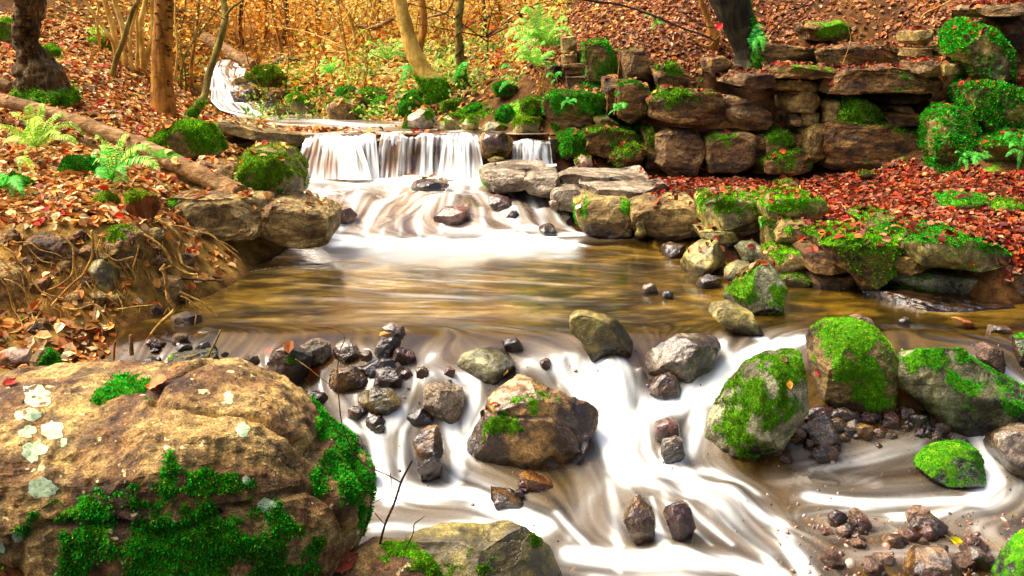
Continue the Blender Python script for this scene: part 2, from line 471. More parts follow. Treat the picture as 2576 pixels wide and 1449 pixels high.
def water_z(x, y):
    x = np.asarray(x, float); y = np.asarray(y, float)
    z = _wz(x, y)
    flat = sstep(4.95, 5.25, y) * sstep(7.25, 7.1, y)
    z = z * (1 - flat)
    for bx, by, r, h in WB: z = z + h * np.exp(-((x - bx) ** 2 + (y - by) ** 2) / (r * r * 0.5))
    cas = sstep(7.35, 7.6, y) * sstep(8.95, 8.7, y)
    p = np.stack([x * 2.6, y * 3.6, np.zeros_like(x)], -1)
    return z + cas * 0.05 * fbm(p, 3, 77)
def ywater(u, v):
    ys_ = np.linspace(2.6, 9.3, 900)
    a, b = (u - 1288.0) / F, -(v - 724.5) / F
    t = ys_ / (CP + b * SP)
    zz = H + (-SP + b * CP) * t
    hit = zz <= water_z(a * t, ys_)
    return float(ys_[np.argmax(hit)]) if hit.any() else float(ys_[-1])


# ------------------------------------------------------------------ the ground
# heights read at sight lines: (u, v, metres ahead)
G = [
 # left bank, near to far
 (-500,1500,2.6),(0,1300,3.0),(-200,950,3.6),(0,930,4.2),(150,930,4.55),(330,940,4.72),(60,850,4.75),(230,850,4.95),(330,870,5.0),
 (60,700,5.15),(200,700,5.25),(330,720,5.45),(440,740,5.62),(520,720,5.85),
 (-200,640,5.2),(0,575,5.45),(150,565,5.5),(300,555,5.6),(400,560,5.9),(560,600,6.6),(640,655,6.7),
 (-300,450,6.2),(0,440,6.6),(150,440,6.7),(300,450,6.7),(450,470,6.9),(600,500,7.1),(660,560,7.2),
 (-300,300,7.6),(0,300,7.9),(200,320,7.9),(350,350,8.0),(500,370,8.3),(600,400,8.5),(680,430,8.8),
 (-300,150,9.4),(0,180,9.3),(150,200,9.2),(300,240,9.4),(410,285,9.6),(500,295,9.8),(540,280,10.6),
 (0,60,11.5),(200,60,11.5),(350,140,11.2),(450,200,11.5),(500,200,12.4),(510,160,14),
 (-300,-150,14),(0,-150,15),(250,-150,16),(400,0,15),(470,100,15.5),
 # stream bed upstream
 (640,322,10.4),(740,324,10.2),(650,302,11.5),(900,324,10.2),(1100,337,9.8),(1250,348,9.4),(800,350,9.2),(1000,350,9.2),(760,306,11.0),
 (590,262,12.0),(590,225,12.8),(590,190,13.6),(580,160,15.0),(590,110,18),(600,40,24),
 # centre bank behind the stream
 (700,262,12.0),(700,200,12.5),(800,290,11.4),(820,230,11.8),(900,280,11.3),(950,205,11.8),(1100,300,10.6),(1100,215,11.2),(1250,310,10.0),(1250,225,10.6),
 (700,150,14.5),(850,150,14.0),(1000,150,13.2),(1150,150,12.6),(1300,150,11.4),
 (700,80,18),(900,80,17.5),(1100,60,16),(1300,60,13.5),
 (600,-60,30),(900,-40,27),(1200,-60,22),(1450,-60,14),
 # right: cliff foot, cliff, slope above
 (1330,345,9.3),(1400,410,8.95),(1400,330,9.2),(1450,220,9.5),(1450,110,10.2),(1500,30,11.5),
 (1560,440,8.7),(1560,330,9.2),(1600,200,9.3),(1600,80,10.2),(1620,-60,12),
 (1750,450,8.6),(1750,425,9.0),(1760,300,9.25),(1780,200,9.35),(1800,90,9.9),(1850,-80,12),
 (1950,450,8.5),(1950,425,8.95),(1950,300,9.25),(2000,190,9.3),(2000,60,9.9),(2050,-80,11.5),
 (2200,420,8.3),(2200,395,8.75),(2200,300,9.0),(2250,180,9.0),(2250,60,9.4),(2300,-80,10.8),
 (2400,400,8.0),(2450,300,8.5),(2500,180,8.1),(2500,50,8.7),(2576,-80,10),
 (2700,420,7.6),(2700,250,7.7),(2800,50,8.5),(3100,400,7),(3100,100,8),(3100,-200,10),
 # right bench
 (1480,490,8.2),(1600,520,7.75),(1700,480,8.1),(1850,500,7.8),(1850,455,8.4),(2000,500,7.6),(2100,560,6.6),(2100,480,7.8),
 (2300,590,6.1),(2300,500,7.2),(2500,600,5.75),(2500,500,6.9),(2750,600,5.5),(2750,480,7),
 # toe of the bench, below water level
 (1460,625,7.35),(1600,640,7.25),(1760,660,7.1),(1900,720,6.6),(2000,770,6.1),(2200,780,5.95),(2400,800,5.75),(2600,830,5.55),(2900,830,5.4),
]
gp = np.array([W(*g) for g in G])
extra = []
def bed(u, v, z, dz):       # bed dz under the water that shows at (u, v) at height z
    p = W(u, v, yz(v, z)); extra.append((p[0], p[1], z - dz))
for u in (700, 900, 1100, 1300, 1500): bed(u, 700, 0, 0.22)
for u in (560, 750, 950, 1150, 1350, 1600, 1750): bed(u, 780, 0, 0.16)
for u in (480, 700, 950, 1200, 1450, 1700, 1950, 2200, 2450): bed(u, 850, 0, 0.10)
for u in (800, 1000, 1200, 1400): bed(u, 640, 0, 0.2)
for u, v, y in [(900,980,4.55),(1100,960,4.6),(1350,960,4.6),(1500,985,4.58),(1650,1010,4.52),(1850,960,4.62),(2050,1010,4.55),(2300,1040,4.5),(2560,1010,4.6),
                (950,1120,4.3),(1150,1130,4.3),(1400,1130,4.28),(1600,1130,4.25),(1850,1130,4.25),(2100,1130,4.27),(2400,1160,4.25),(2650,1150,4.3),
                (900,1300,3.85),(1150,1300,3.83),(1400,1300,3.8),(1650,1300,3.8),(1900,1300,3.8),(2150,1300,3.82),(2400,1310,3.85),(2650,1310,3.9),
                (900,1500,3.4),(1300,1500,3.4),(1700,1500,3.4),(2100,1480,3.45),(2500,1480,3.5),(2900,1480,3.6),(1200,2100,2.6),(2000,2100,2.7)]:
    p = W(u, v, y); extra.append((p[0], p[1], p[2] - (0.10 if u > 1950 else 0.13)))
for u, v, y in [(800,610,7.35),(1000,610,7.35),(1200,610,7.35),(1400,600,7.4),(750,520,8.1),(900,520,8.1),(1100,520,8.05),(1300,540,7.85),(750,440,8.85),(950,440,8.95),(1150,440,8.95),(1330,440,8.9)]:
    p = W(u, v, y); extra.append((p[0], p[1], p[2] - 0.14))
for x, y, z in [(-30,30,9),(-14,22,5.5),(0,34,6.0),(12,30,9),(30,30,12),(-12,8,2.2),(-20,12,5),(14,9,4.0),(20,14,8),(-6,2.5,0.4),(6,2.5,0.3),(8,5,1.0),(-6,0,0.6),(6,0,0.6),(0,0,-0.3),(-30,60,22),(0,60,18),(30,60,24)]:
    extra.append((x, y, z))
gp = np.vstack([gp, np.array(extra)])
ground_raw = rbf(gp[:, :2], gp[:, 2], 0.01)
UPC = [W(*c) for c in [(660,292,11.2),(620,278,11.5),(600,262,11.7),(592,255,12.15),(592,240,12.45),(580,226,12.7),(578,220,13.0),(572,196,13.1),(568,188,13.7),(564,172,13.95),(565,160,15.0),(590,145,16.2)]]
def ground_z(x, y):
    x = np.asarray(x, float); y = np.asarray(y, float)
    z = ground_raw(x, y)
    for a, b in zip(UPC[:-1], UPC[1:]):
        e = b - a; L2 = e @ e
        t = np.clip(((x - a[0]) * e[0] + (y - a[1]) * e[1]) / L2, 0, 1)
        d = np.hypot(x - a[0] - t * e[0], y - a[1] - t * e[1])
        z = np.minimum(z, (a[2] + (b[2] - a[2]) * t) - 0.12 + 2.0 * np.maximum(0, d - 0.44) ** 1.5 + 0.2 * np.maximum(0, d - 0.44))
    p = np.stack([x, y, np.zeros_like(x)], -1)
    amp = 0.02 + 0.004 * np.clip(y - 5, 0, 30)
    st_ = sstep(-.95, -.75, x) * sstep(4.85, 4.65, y) * sstep(2.3, 2.5, y) * sstep(4.6, 4.2, x)
    z = np.where(st_ > 0, z * (1 - st_) + np.minimum(z, water_z(x, y) - .075) * st_, z)
    und = np.exp(-((y - 5.2 - np.maximum(0, x + 1.9) * .45) / 0.45) ** 2) * sstep(-1.0, -1.4, x)      # the washed-out bank is rougher
    return z + fbm(p * 1.7, 4, 5) * amp * 2.2 + fbm(p * 9.0, 3, 8) * (amp * 0.5 + und * .05) - und * .06 * np.abs(fbm(p * 5.0, 3, 18))

def grid_faces(nr, nc):
    i = np.arange(nr - 1)[:, None] * nc + np.arange(nc - 1)[None]
    i = i.ravel()
    return np.stack([i, i + 1, i + nc + 1, i + nc], 1)

ys = 1.2 * (62 / 1.2) ** (np.linspace(0, 1, 380))
ts = np.linspace(-1, 1, 420)
GY, GT = np.meshgrid(ys, ts, indexing='ij')
GX = GT * (GY * 0.62 + 2.2)
GZ = ground_z(GX, GY)
GV = np.stack([GX, GY, GZ], -1).reshape(-1, 3)
guv = proj(GV)
gm = np.zeros(len(GV))
def blob(uv, cu, cv, ru, rv): return np.exp(-(((uv[:, 0] - cu) / ru) ** 2 + ((uv[:, 1] - cv) / rv) ** 2))
for b in [(150,220,60,45),(60,490,60,50),(110,140,60,30),(730,190,70,50),(200,430,60,40),(2480,330,110,130),(2440,120,70,90),(2230,390,60,40),(1540,330,60,50),(1310,280,60,40),(850,190,60,30),(480,330,80,45),(230,420,70,40),(1650,560,60,20)]:
    gm = np.maximum(gm, blob(guv, *b))
gold = sstep(12.0, 17.0, GV[:, 1]) * sstep(9, -3, GV[:, 0] + (GV[:, 1] - 14) * 0.0)
gwet = np.maximum(sstep(0.06, -0.02, GV[:, 2]) * sstep(7.4, 7.2, GV[:, 1]), sstep(.55, .42, GV[:, 2]) * sstep(7.0, 7.3, GV[:, 1]) * sstep(.3, .1, np.abs((guv[:, 0] - 1080) / 2600)) * (GV[:, 1] < 9.2) * (guv[:, 0] < 1500) * (guv[:, 0] > 650))
ground = mk('ground', GV, grid_faces(*GX.shape), M['ground'], attrs={'moss': gm * 0.75, 'gold': gold, 'wet': gwet, 'ochre': sstep(-.6, -1.2, GV[:, 0]) * sstep(8.2, 6.8, GV[:, 1]) * .85}, origin=np.zeros(3))
tag(ground, kind='structure')

_q = grid_faces(*GX.shape)
ground_mesh_V = GV
_k = (guv[:, 0] > -900) & (guv[:, 0] < 3500) & (GV[:, 1] < 30)
_q = _q[_k[_q].all(1)]
ground_mesh_F = np.vstack([_q[:, :3], _q[:, [0, 2, 3]]])

def yground(u, v, y0=4.3, y1=8.0):
    ys_ = np.linspace(y0, y1, 700)
    a, b = (u - 1288.0) / F, -(v - 724.5) / F
    t = ys_ / (CP + b * SP)
    hit = H + (-SP + b * CP) * t <= ground_z(a * t, ys_)
    return float(ys_[np.argmax(hit)]) if hit.any() else y1

_yu = np.arange(300, 2700, 60.0); _yv = np.arange(850, 1500, 25.0)
_yt = np.array([[ywater(u, v) for v in _yv] for u in _yu])
def ywater_fast(u, v):
    a = np.clip((u - _yu[0]) / 60.0, 0, len(_yu) - 1.001); b = np.clip((v - _yv[0]) / 25.0, 0, len(_yv) - 1.001)
    i, j = int(a), int(b); a -= i; b -= j
    return float((_yt[i, j] * (1 - a) + _yt[i + 1, j] * a) * (1 - b) + (_yt[i, j + 1] * (1 - a) + _yt[i + 1, j + 1] * a) * b)

NR, NC = 500, 560
wy = 2.7 * (9.03 / 2.7) ** (np.linspace(0, 1, NR) ** 1.0)
wt = np.linspace(-1, 1, NC)
WY, WT = np.meshgrid(wy, wt, indexing='ij')
Wd = WY * 0.56 + 0.1
WX = WT * Wd
WZ = water_z(WX, WY)
wuv = proj(np.stack([WX, WY, WZ], -1))

LOWS = [ # white water: polyline in the direction of flow, half width, strength
 ([(1340,905),(1400,925),(1440,965),(1490,1000)],26,.9), ([(1440,900),(1450,940),(1500,990)],30,.95), ([(1500,905),(1500,945),(1530,1000)],30,1.1), ([(1570,908),(1580,950),(1600,1000)],22,1.0),
 ([(1480,970),(1560,1000),(1590,1060),(1555,1130),(1590,1190)],62,1.25), ([(1830,930),(1790,985),(1700,1015),(1620,1035)],48,1.2),
 ([(2020,850),(1960,866),(1890,890),(1835,940),(1800,990)],34,1.15), ([(1820,862),(1830,900),(1830,940)],22,.7), ([(1905,850),(1980,880),(1950,900),(1900,930)],22,.8),
 ([(1760,1010),(1752,1080),(1720,1140),(1640,1185)],34,1.0), ([(1540,1010),(1525,1100),(1545,1180),(1620,1200)],40,1.15), ([(1620,1060),(1620,1130),(1650,1180)],26,.9),
 ([(1560,1180),(1700,1190),(1850,1235),(1950,1315),(2010,1400),(2040,1480)],40,1.05), ([(1600,1200),(1720,1235),(1850,1310),(1930,1390),(1950,1470)],38,.85), ([(1700,1180),(1800,1190),(1900,1240)],25,.8),
 ([(1540,1190),(1480,1260),(1440,1330),(1420,1390)],26,.5), ([(1530,1190),(1540,1260),(1550,1330),(1560,1400)],26,.7), ([(1640,1190),(1670,1230),(1680,1270)],22,.7),
 ([(1720,1260),(1770,1310),(1840,1370)],12,.95), ([(1760,1260),(1820,1310),(1880,1360)],10,.8), ([(1690,1270),(1730,1320),(1790,1370)],9,.8),
 ([(1440,1395),(1560,1405),(1700,1400),(1850,1420),(1950,1450)],52,1.15), ([(1500,1470),(1700,1480),(1900,1490)],60,1.1), ([(1400,1290),(1480,1380),(1560,1440)],18,.8), ([(1650,1340),(1680,1380),(1740,1410)],26,.9),
 ([(1640,1250),(1655,1310),(1672,1370)],10,.8),
 ([(1085,895),(1045,950),(1012,1000),(960,1010)],20,.7), ([(1040,935),(1090,945),(1180,955),(1235,935)],24,.75), ([(1200,900),(1205,950),(1190,1020),(1165,1080)],18,.75), ([(1240,1000),(1205,1060),(1170,1110)],14,.7),
 ([(1135,1060),(1155,1130),(1150,1215)],28,1.2), ([(1010,1035),(980,1060),(950,1100),(962,1200),(985,1260)],32,1.05), ([(1040,1040),(1010,1080),(1010,1160),(1015,1240)],18,.9), ([(870,1060),(920,1090),(960,1130)],16,.8), ([(870,1010),(900,1050),(950,1080)],12,.6),
 ([(960,1230),(1080,1240),(1180,1245),(1280,1290),(1345,1320)],62,1.25), ([(950,1330),(1100,1325),(1250,1315),(1330,1330)],36,.75), ([(1180,1200),(1250,1230),(1330,1300)],20,.8),
 ([(2000,1345),(2200,1322),(2400,1325),(2600,1345)],20,.30), ([(2150,1395),(2350,1385),(2580,1400)],16,.24), ([(1960,1210),(2080,1200),(2200,1215)],16,.3),
 ([(2500,900),(2560,950),(2640,1000)],26,1.0), ([(2440,1085),(2475,1140),(2495,1210),(2440,1262),(2300,1258),(2160,1270),(2040,1250)],36,.95), ([(2320,1125),(2230,1150),(2140,1168),(2040,1180)],20,.62),
 ([(2600,1200),(2540,1250),(2440,1285),(2250,1300)],32,.75), ([(2478,1085),(2525,1165),(2600,1190)],24,.85), ([(2250,1275),(2100,1285),(1990,1300)],18,.5),
 ([(640,930),(652,968)],7,1.0), ([(1030,905),(1020,940),(1005,960)],8,.7), ([(925,880),(938,912)],8,1.0), ([(932,935),(945,975),(940,995)],8,.8), ([(1160,970),(1200,1000)],14,.6),
 ([(790,585),(870,600),(1000,608),(1150,610),(1300,602),(1460,588)],24,1.6), ([(760,580),(850,592),(1000,600)],14,1.1), ([(1120,575),(1240,585),(1380,575)],16,1.0), 
 ([(700,430),(850,436),(1000,436),(1200,436)],20,1.6), ([(715,448),(850,455),(960,458),(1180,450)],14,1.3), ([(1180,440),(1210,460),(1180,480)],12,1.0), ([(715,500),(780,482),(900,472)],9,.9), ([(960,452),(1100,455),(1200,468)],8,1.1),
 ([(1185,470),(1230,505),(1285,555),(1330,596)],10,.95), ([(1335,495),(1362,540),(1385,590)],15,.95), ([(1400,540),(1430,570),(1460,592)],12,1.0), ([(1150,478),(1130,515),(1110,560),(1105,604)],9,.75), ([(1210,520),(1215,560),(1225,600)],9,.8), ([(1265,505),(1300,545),(1310,595)],7,.7),
 ([(1090,490),(1050,525),(1010,560),(1000,604)],7,.7), ([(1000,492),(950,525),(925,565),(915,600)],9,.75), ([(920,480),(885,520),(860,560),(850,596)],10,.8), ([(830,470),(800,505),(790,545),(800,590)],11,.8), ([(760,465),(740,500),(745,545),(775,588)],12,.9), ([(715,490),(722,530),(745,570)],9,.9),
 ([(1050,560),(1055,605)],10,.7), ([(960,575),(965,606)],8,.7), ([(1400,600),(1440,612),(1470,620)],6,.8),
 ([(590,690),(700,672),(790,668)],3,.5), ([(640,700),(760,684),(830,680)],3,.4),
]
PT = np.stack([WX, WY], -1).reshape(-1, 2)
UVf = wuv.reshape(-1, 2)
def find(u, v):
    d = (UVf[:, 0] - u) ** 2 + (UVf[:, 1] - v) ** 2
    return PT[np.argmin(d)]
foam = np.zeros(len(PT)); near = np.zeros(len(PT))
vel = np.zeros((len(PT), 2)); vw = np.full(len(PT), 1e-3)
# quiet flow: towards the near side, sideways on the pool for its painted reflections
poolm = sstep(4.9, 5.3, PT[:, 1]) * sstep(7.2, 7.0, PT[:, 1])
wob = fbm(np.stack([PT[:, 0] * 0.9, PT[:, 1] * 1.3, np.zeros(len(PT))], -1), 3, 3)
vel[:, 0] = 1e-3 * (poolm * 1.0 + (1 - poolm) * wob * 0.8)
vel[:, 1] = 1e-3 * (-0.12 * poolm + poolm * wob * 0.35 - (1 - poolm))
for pts, w, st in LOWS:
    ww = [find(*p) for p in pts]
    for i in range(len(ww) - 1):
        a, b = ww[i], ww[i + 1]
        e = b - a
        Lg = np.hypot(*e) + 1e-9
        wm = w / F * a[1] * 1.05
        lo, hi = np.minimum(a, b) - wm * 6, np.maximum(a, b) + wm * 6
        s = np.where((PT[:, 0] > lo[0]) & (PT[:, 0] < hi[0]) & (PT[:, 1] > lo[1]) & (PT[:, 1] < hi[1]))[0]
        q = PT[s]
        t = np.clip(((q - a) @ e) / Lg ** 2, 0, 1)
        d = np.hypot(*(q - a - t[:, None] * e).T)
        vfac = 1.0
        g = np.exp(-(d / (wm * 0.98)) ** 2)
        g2 = np.exp(-(d / (wm * 2.6)) ** 2)
        foam[s] = np.maximum(foam[s], st * g)
        near[s] = np.maximum(near[s], g2)
        vel[s] += g2[:, None] * e / Lg * 0.5
        vw[s] += g2 * 0.5
vel /= np.linalg.norm(vel, axis=1, keepdims=True) + 1e-9
# streaks: noise drawn out along the flow
vg = vel.reshape(NR, NC, 2)
lny = math.log(9.03 / 2.7) / (NR - 1)
def lic(src, steps, h):
    I0, J0 = np.meshgrid(np.arange(NR, dtype=float), np.arange(NC, dtype=float), indexing='ij')
    acc = src.copy(); wt_ = 1.0
    for sg in (1, -1):
        I, J = I0.copy(), J0.copy()
        for k in range(steps):
            ii = np.clip(np.rint(I).astype(int), 0, NR - 1); jj = np.clip(np.rint(J).astype(int), 0, NC - 1)
            v = vg[ii, jj] * sg
            y = wy[ii]; wd = y * 0.56 + 0.1
            I = I + v[..., 1] * h / (y * lny)
            t = wt[jj]
            J = J + (v[..., 0] - t * 0.56 * v[..., 1]) / wd * h * (NC - 1) / 2
            Ic = np.clip(I, 0, NR - 1.001); Jc = np.clip(J, 0, NC - 1.001)
            i0 = Ic.astype(int); j0 = Jc.astype(int); fi = Ic - i0; fj = Jc - j0
            smp = (src[i0, j0] * (1 - fi) + src[i0 + 1, j0] * fi) * (1 - fj) + (src[i0, j0 + 1] * (1 - fi) + src[i0 + 1, j0 + 1] * fi) * fj
            wk = 1 - (k + 1) / (steps + 1.0)
            acc += smp * wk; wt_ += wk
    return acc / wt_
p3 = np.stack([WX, WY, np.zeros_like(WX)], -1)
n_f = vn(p3 / 0.018, 31)
n_c = vn(p3 / 0.055, 33)
l1 = lic(n_f, 16, 0.012); l2 = lic(n_c, 20, 0.022)
l1 = l1 / l1.std(); l2 = l2 / l2.std()
streak = 0.5 + 0.09 * l1 + 0.13 * l2
calm = fbm(p3 * np.array([3.6, 7.0, 1.0]) + 0.6 * fbm(p3 * 3, 2, 4)[..., None], 5, 15, .6)
poolg = poolm.reshape(NR, NC)
streak = np.clip(streak, 0, 1)
foam = foam.reshape(NR, NC); near = near.reshape(NR, NC)
ed = fbm(p3 * 6, 3, 22)
lowm = 1 - poolg
streak = np.where(WY < 5.0, 0.5 + (streak - 0.5) * 0.6, streak)
fo = foam * np.where(WY < 5.0, 0.92, 1.0) * (0.92 + 0.42 * (streak - 0.5) * 2.0 + 0.30 * ed)
fo = sstep(0.16, 1.0, fo * np.where(WY > 5, 1.0, 0.95) + 0.20 * near * sstep(.45, .85, streak) * lowm)
slide = sstep(5.1, 4.8, WY)
veil = np.clip(near * (0.30 + 1.0 * (streak - .4)), 0, 0.5) * lowm
casm = sstep(7.2, 7.5, WY)
veil = np.maximum(veil, casm * 0.85)
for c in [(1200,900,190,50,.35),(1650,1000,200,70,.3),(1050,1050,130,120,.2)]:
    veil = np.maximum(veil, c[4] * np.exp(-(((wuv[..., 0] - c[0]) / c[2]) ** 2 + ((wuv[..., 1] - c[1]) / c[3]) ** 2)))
# pale reflection in the middle of the pool, painted in through the foam value
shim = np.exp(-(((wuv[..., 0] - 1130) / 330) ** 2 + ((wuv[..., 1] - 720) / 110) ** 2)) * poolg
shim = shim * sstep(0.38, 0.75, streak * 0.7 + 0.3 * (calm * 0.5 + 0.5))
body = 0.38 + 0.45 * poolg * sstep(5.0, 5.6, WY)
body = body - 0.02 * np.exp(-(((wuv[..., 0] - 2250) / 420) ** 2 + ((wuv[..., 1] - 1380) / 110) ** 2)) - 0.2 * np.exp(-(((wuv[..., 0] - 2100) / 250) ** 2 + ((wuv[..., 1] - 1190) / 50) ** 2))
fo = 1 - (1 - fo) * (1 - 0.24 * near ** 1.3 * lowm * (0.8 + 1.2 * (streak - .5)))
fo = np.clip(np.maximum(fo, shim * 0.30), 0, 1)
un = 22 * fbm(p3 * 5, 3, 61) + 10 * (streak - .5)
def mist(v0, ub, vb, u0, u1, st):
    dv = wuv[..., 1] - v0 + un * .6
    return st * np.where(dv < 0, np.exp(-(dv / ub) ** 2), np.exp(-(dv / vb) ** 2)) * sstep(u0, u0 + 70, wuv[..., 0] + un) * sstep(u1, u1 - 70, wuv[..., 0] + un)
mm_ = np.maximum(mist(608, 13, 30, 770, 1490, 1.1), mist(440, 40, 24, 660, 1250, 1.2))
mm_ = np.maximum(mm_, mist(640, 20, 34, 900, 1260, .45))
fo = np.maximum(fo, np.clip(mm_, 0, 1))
streakv = np.clip(0.46 + (streak - 0.5) * 0.22 + calm * 0.55, 0, 1) * poolg + streak * lowm  # pool: light and dark reflection streaks painted into the colour
WZ = WZ + (streak - 0.5) * 0.012 * lowm + poolg * 0.002 * calm
Vw = np.stack([WX, WY, WZ], -1).reshape(-1, 3)
Fw = grid_faces(NR, NC)
cu, cv = UVf[:, 0], UVf[:, 1]
keep = (ground_z(Vw[:, 0], Vw[:, 1]) < Vw[:, 2] + 0.05)
keep &= ~((cv < 590) & ((cu < 640) | (cu > 1500)))
keep &= ~((cv > 930) & (cu < -200))
Fw = Fw[keep[Fw].any(1)]
used = np.unique(Fw)
remap = np.zeros(len(Vw), int); remap[used] = np.arange(len(used))
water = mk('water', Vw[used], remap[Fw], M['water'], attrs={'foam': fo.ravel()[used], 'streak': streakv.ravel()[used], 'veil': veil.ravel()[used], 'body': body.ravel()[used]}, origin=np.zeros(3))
tag(water, kind='structure')

def ribbon_water(name, rows, nu, nv, foamf, veilf, amp=0.0, seed=0, sc=(40, 4), curtain=False):
    """a strip of water through rows of (uL, uR, v, y[, yR]); returns the object"""
    rows = np.array(rows, float)
    k = np.linspace(0, len(rows) - 1, nv)
    i = np.clip(k.astype(int), 0, len(rows) - 2); f = (k - i)[:, None]
    f = f if curtain else f * f * (3 - 2 * f) * 0.5 + f * 0.5
    R = rows[i] * (1 - f) + rows[i + 1] * f
    s = np.linspace(0, 1, nu)
    V = np.zeros((nv, nu, 3))
    for a in range(nv):
        for b in range(nu):
            V[a, b] = W(R[a, 0] + (R[a, 1] - R[a, 0]) * s[b], R[a, 2], R[a, 3])
    S_, T_ = np.meshgrid(s, np.linspace(0, 1, nv))
    wid = np.ptp(V[..., 0])
    P = np.stack([S_ * wid * sc[0], T_ * sc[1], np.full_like(S_, seed)], -1)
    st = 0.5 + 0.5 * fbm(P, 3, seed, 0.6) * 1.5
    lump = fbm(np.stack([S_ * wid * 5, T_ * 1.2, np.full_like(S_, seed + 9.0)], -1), 2, seed + 2)
    V[..., 1] -= amp * (st - 0.5) + amp * 2.5 * lump
    if curtain: V[..., 2] += (0.022 * vn(np.stack([S_ * wid * 7, np.full_like(S_, seed), np.zeros_like(S_)], -1), seed) - 0.004) * (1 - T_)
    fo = np.clip(foamf(S_, T_, st, lump), 0, 1)
    ve = np.clip(veilf(S_, T_, st), 0, 1)
    o = mk(name, V.reshape(-1, 3), grid_faces(nv, nu), M['water'], attrs={'foam': fo.ravel(), 'streak': np.clip(st, 0, 1).ravel(), 'veil': ve.ravel(), 'body': np.full(fo.size, 0.5)}, origin=np.zeros(3))
    return tag(o, kind='structure')

# the sheet above the falls, the falls, the steps farther up
ribbon_water('water', [(745,1400,338,9.05),(720,1400,328,9.5),(640,1330,312,10.2),(560,1150,300,10.7),(540,1000,290,11.3)], 120, 50,
             lambda s, t, st, l: 0.35 * sstep(0.45, 0.9, st) + 0.6 * np.exp(-((s - 0.33) / 0.13) ** 2 - ((t - 0.5) / 0.25) ** 2), lambda s, t, st: 0.95 + 0 * s, sc=(3, 14), seed=4)
def fall(rows, nu, seed, dens, lo=0.5, body=0.0):
    return ribbon_water('waterfall', rows, nu, 24, lambda s, t, st, l: np.clip(dens + (st - 0.5) * 1.6 + l * 0.7 - 0.35 * (t < 0.12) + 0.5 * sstep(0.75, 1, t), 0, 1), lambda s, t, st: 0.6 + 0 * s, amp=0.018, seed=seed, sc=(34, 1.2), curtain=True)
fall([(772,945,338,9.05),(768,946,343,8.99),(760,948,362,8.93),(752,950,392,8.88),(736,954,450,8.80)], 120, 41, 0.82)
fall([(776,900,340,9.02),(768,905,352,8.94),(756,915,380,8.86),(742,925,410,8.80),(730,935,452,8.72)], 80, 45, 0.62)
fall([(962,1205,337,9.05),(960,1206,343,9.0),(956,1208,365,8.965),(952,1210,395,8.95),(946,1214,452,8.88)], 150, 42, 0.58)
fall([(962,1010,340,9.03),(957,1008,352,8.95),(950,1004,380,8.92),(948,1002,410,8.9),(944,1000,450,8.82)], 40, 46, 0.5)
fall([(1125,1200,335,9.04),(1118,1204,346,8.95),(1112,1208,368,8.90),(1108,1212,398,8.86),(1098,1220,452,8.76)], 60, 43, 0.78)
fall([(1290,1382,350,8.97),(1290,1384,357,8.92),(1289,1386,372,8.9),(1288,1388,390,8.88),(1286,1390,412,8.87)], 70, 44, 0.55)
tag(ribbon_water('water', [(1286,1400,412,8.87),(1280,1400,418,8.75),(1290,1350,424,8.6)], 40, 8, lambda s, t, st, l: 0.9 - 0.4 * t, lambda s, t, st: 0.8 + 0 * s, seed=6), kind='structure')
ribbon_water('water', [(600,790,290,11.3),(565,690,280,11.5),(555,670,277,11.55),(540,650,262,11.7),(533,640,256,12.1),(530,650,252,12.4),(532,625,228,12.5),(528,620,224,12.9),(525,640,220,13.0),(528,612,196,13.1),(520,615,188,13.7),(515,620,172,13.9),(530,600,165,14.8),(560,600,150,15.8)], 60, 90,
             lambda s, t, st, l: np.clip(0.50 + (st - 0.5) * 1.9 + l * 0.9, 0, 1), lambda s, t, st: 1.0 + 0 * s, amp=0.02, sc=(16, 10), seed=5)

# ------------------------------------------------------------------ stones
_vt = [(600, 7.45), (625, 7.10), (700, yz(700, 0)), (780, yz(780, 0)), (850, yz(850, 0)), (900, yz(900, -.01)), (1000, 4.5), (1150, 4.1), (1300, 3.78), (1449, 3.45), (1600, 3.15), (1900, 2.8)]
def ystream(v):
    return float(np.interp(v, [a for a, _ in _vt], [b for _, b in _vt]))

SOLID = []           # (verts, faces) of everything leaves may lie on
def radial(poly, n=720):
    P = np.array(poly, float)
    A = 0.5 * np.sum(P[:, 0] * np.roll(P[:, 1], -1) - np.roll(P[:, 0], -1) * P[:, 1])
    cr = P[:, 0] * np.roll(P[:, 1], -1) - np.roll(P[:, 0], -1) * P[:, 1]
    c = np.array([np.sum((P[:, 0] + np.roll(P[:, 0], -1)) * cr), np.sum((P[:, 1] + np.roll(P[:, 1], -1)) * cr)]) / (6 * A)
    ph = np.linspace(-math.pi, math.pi, n, endpoint=False)
    d = np.stack([np.cos(ph), np.sin(ph)], 1)
    best = np.full(n, 1e-3)
    for i in range(len(P)):
        a, b = P[i] - c, P[(i + 1) % len(P)] - c
        e = b - a
        den = d[:, 0] * e[1] - d[:, 1] * e[0]
        den = np.where(abs(den) < 1e-9, 1e-9, den)
        t = (a[0] * e[1] - a[1] * e[0]) / den
        s = (a[0] * d[:, 1] - a[1] * d[:, 0]) / den
        ok = (s >= -1e-6) & (s <= 1 + 1e-6) & (t > 0)
        best = np.where(ok, np.maximum(best, t), best)
    return c, ph, best

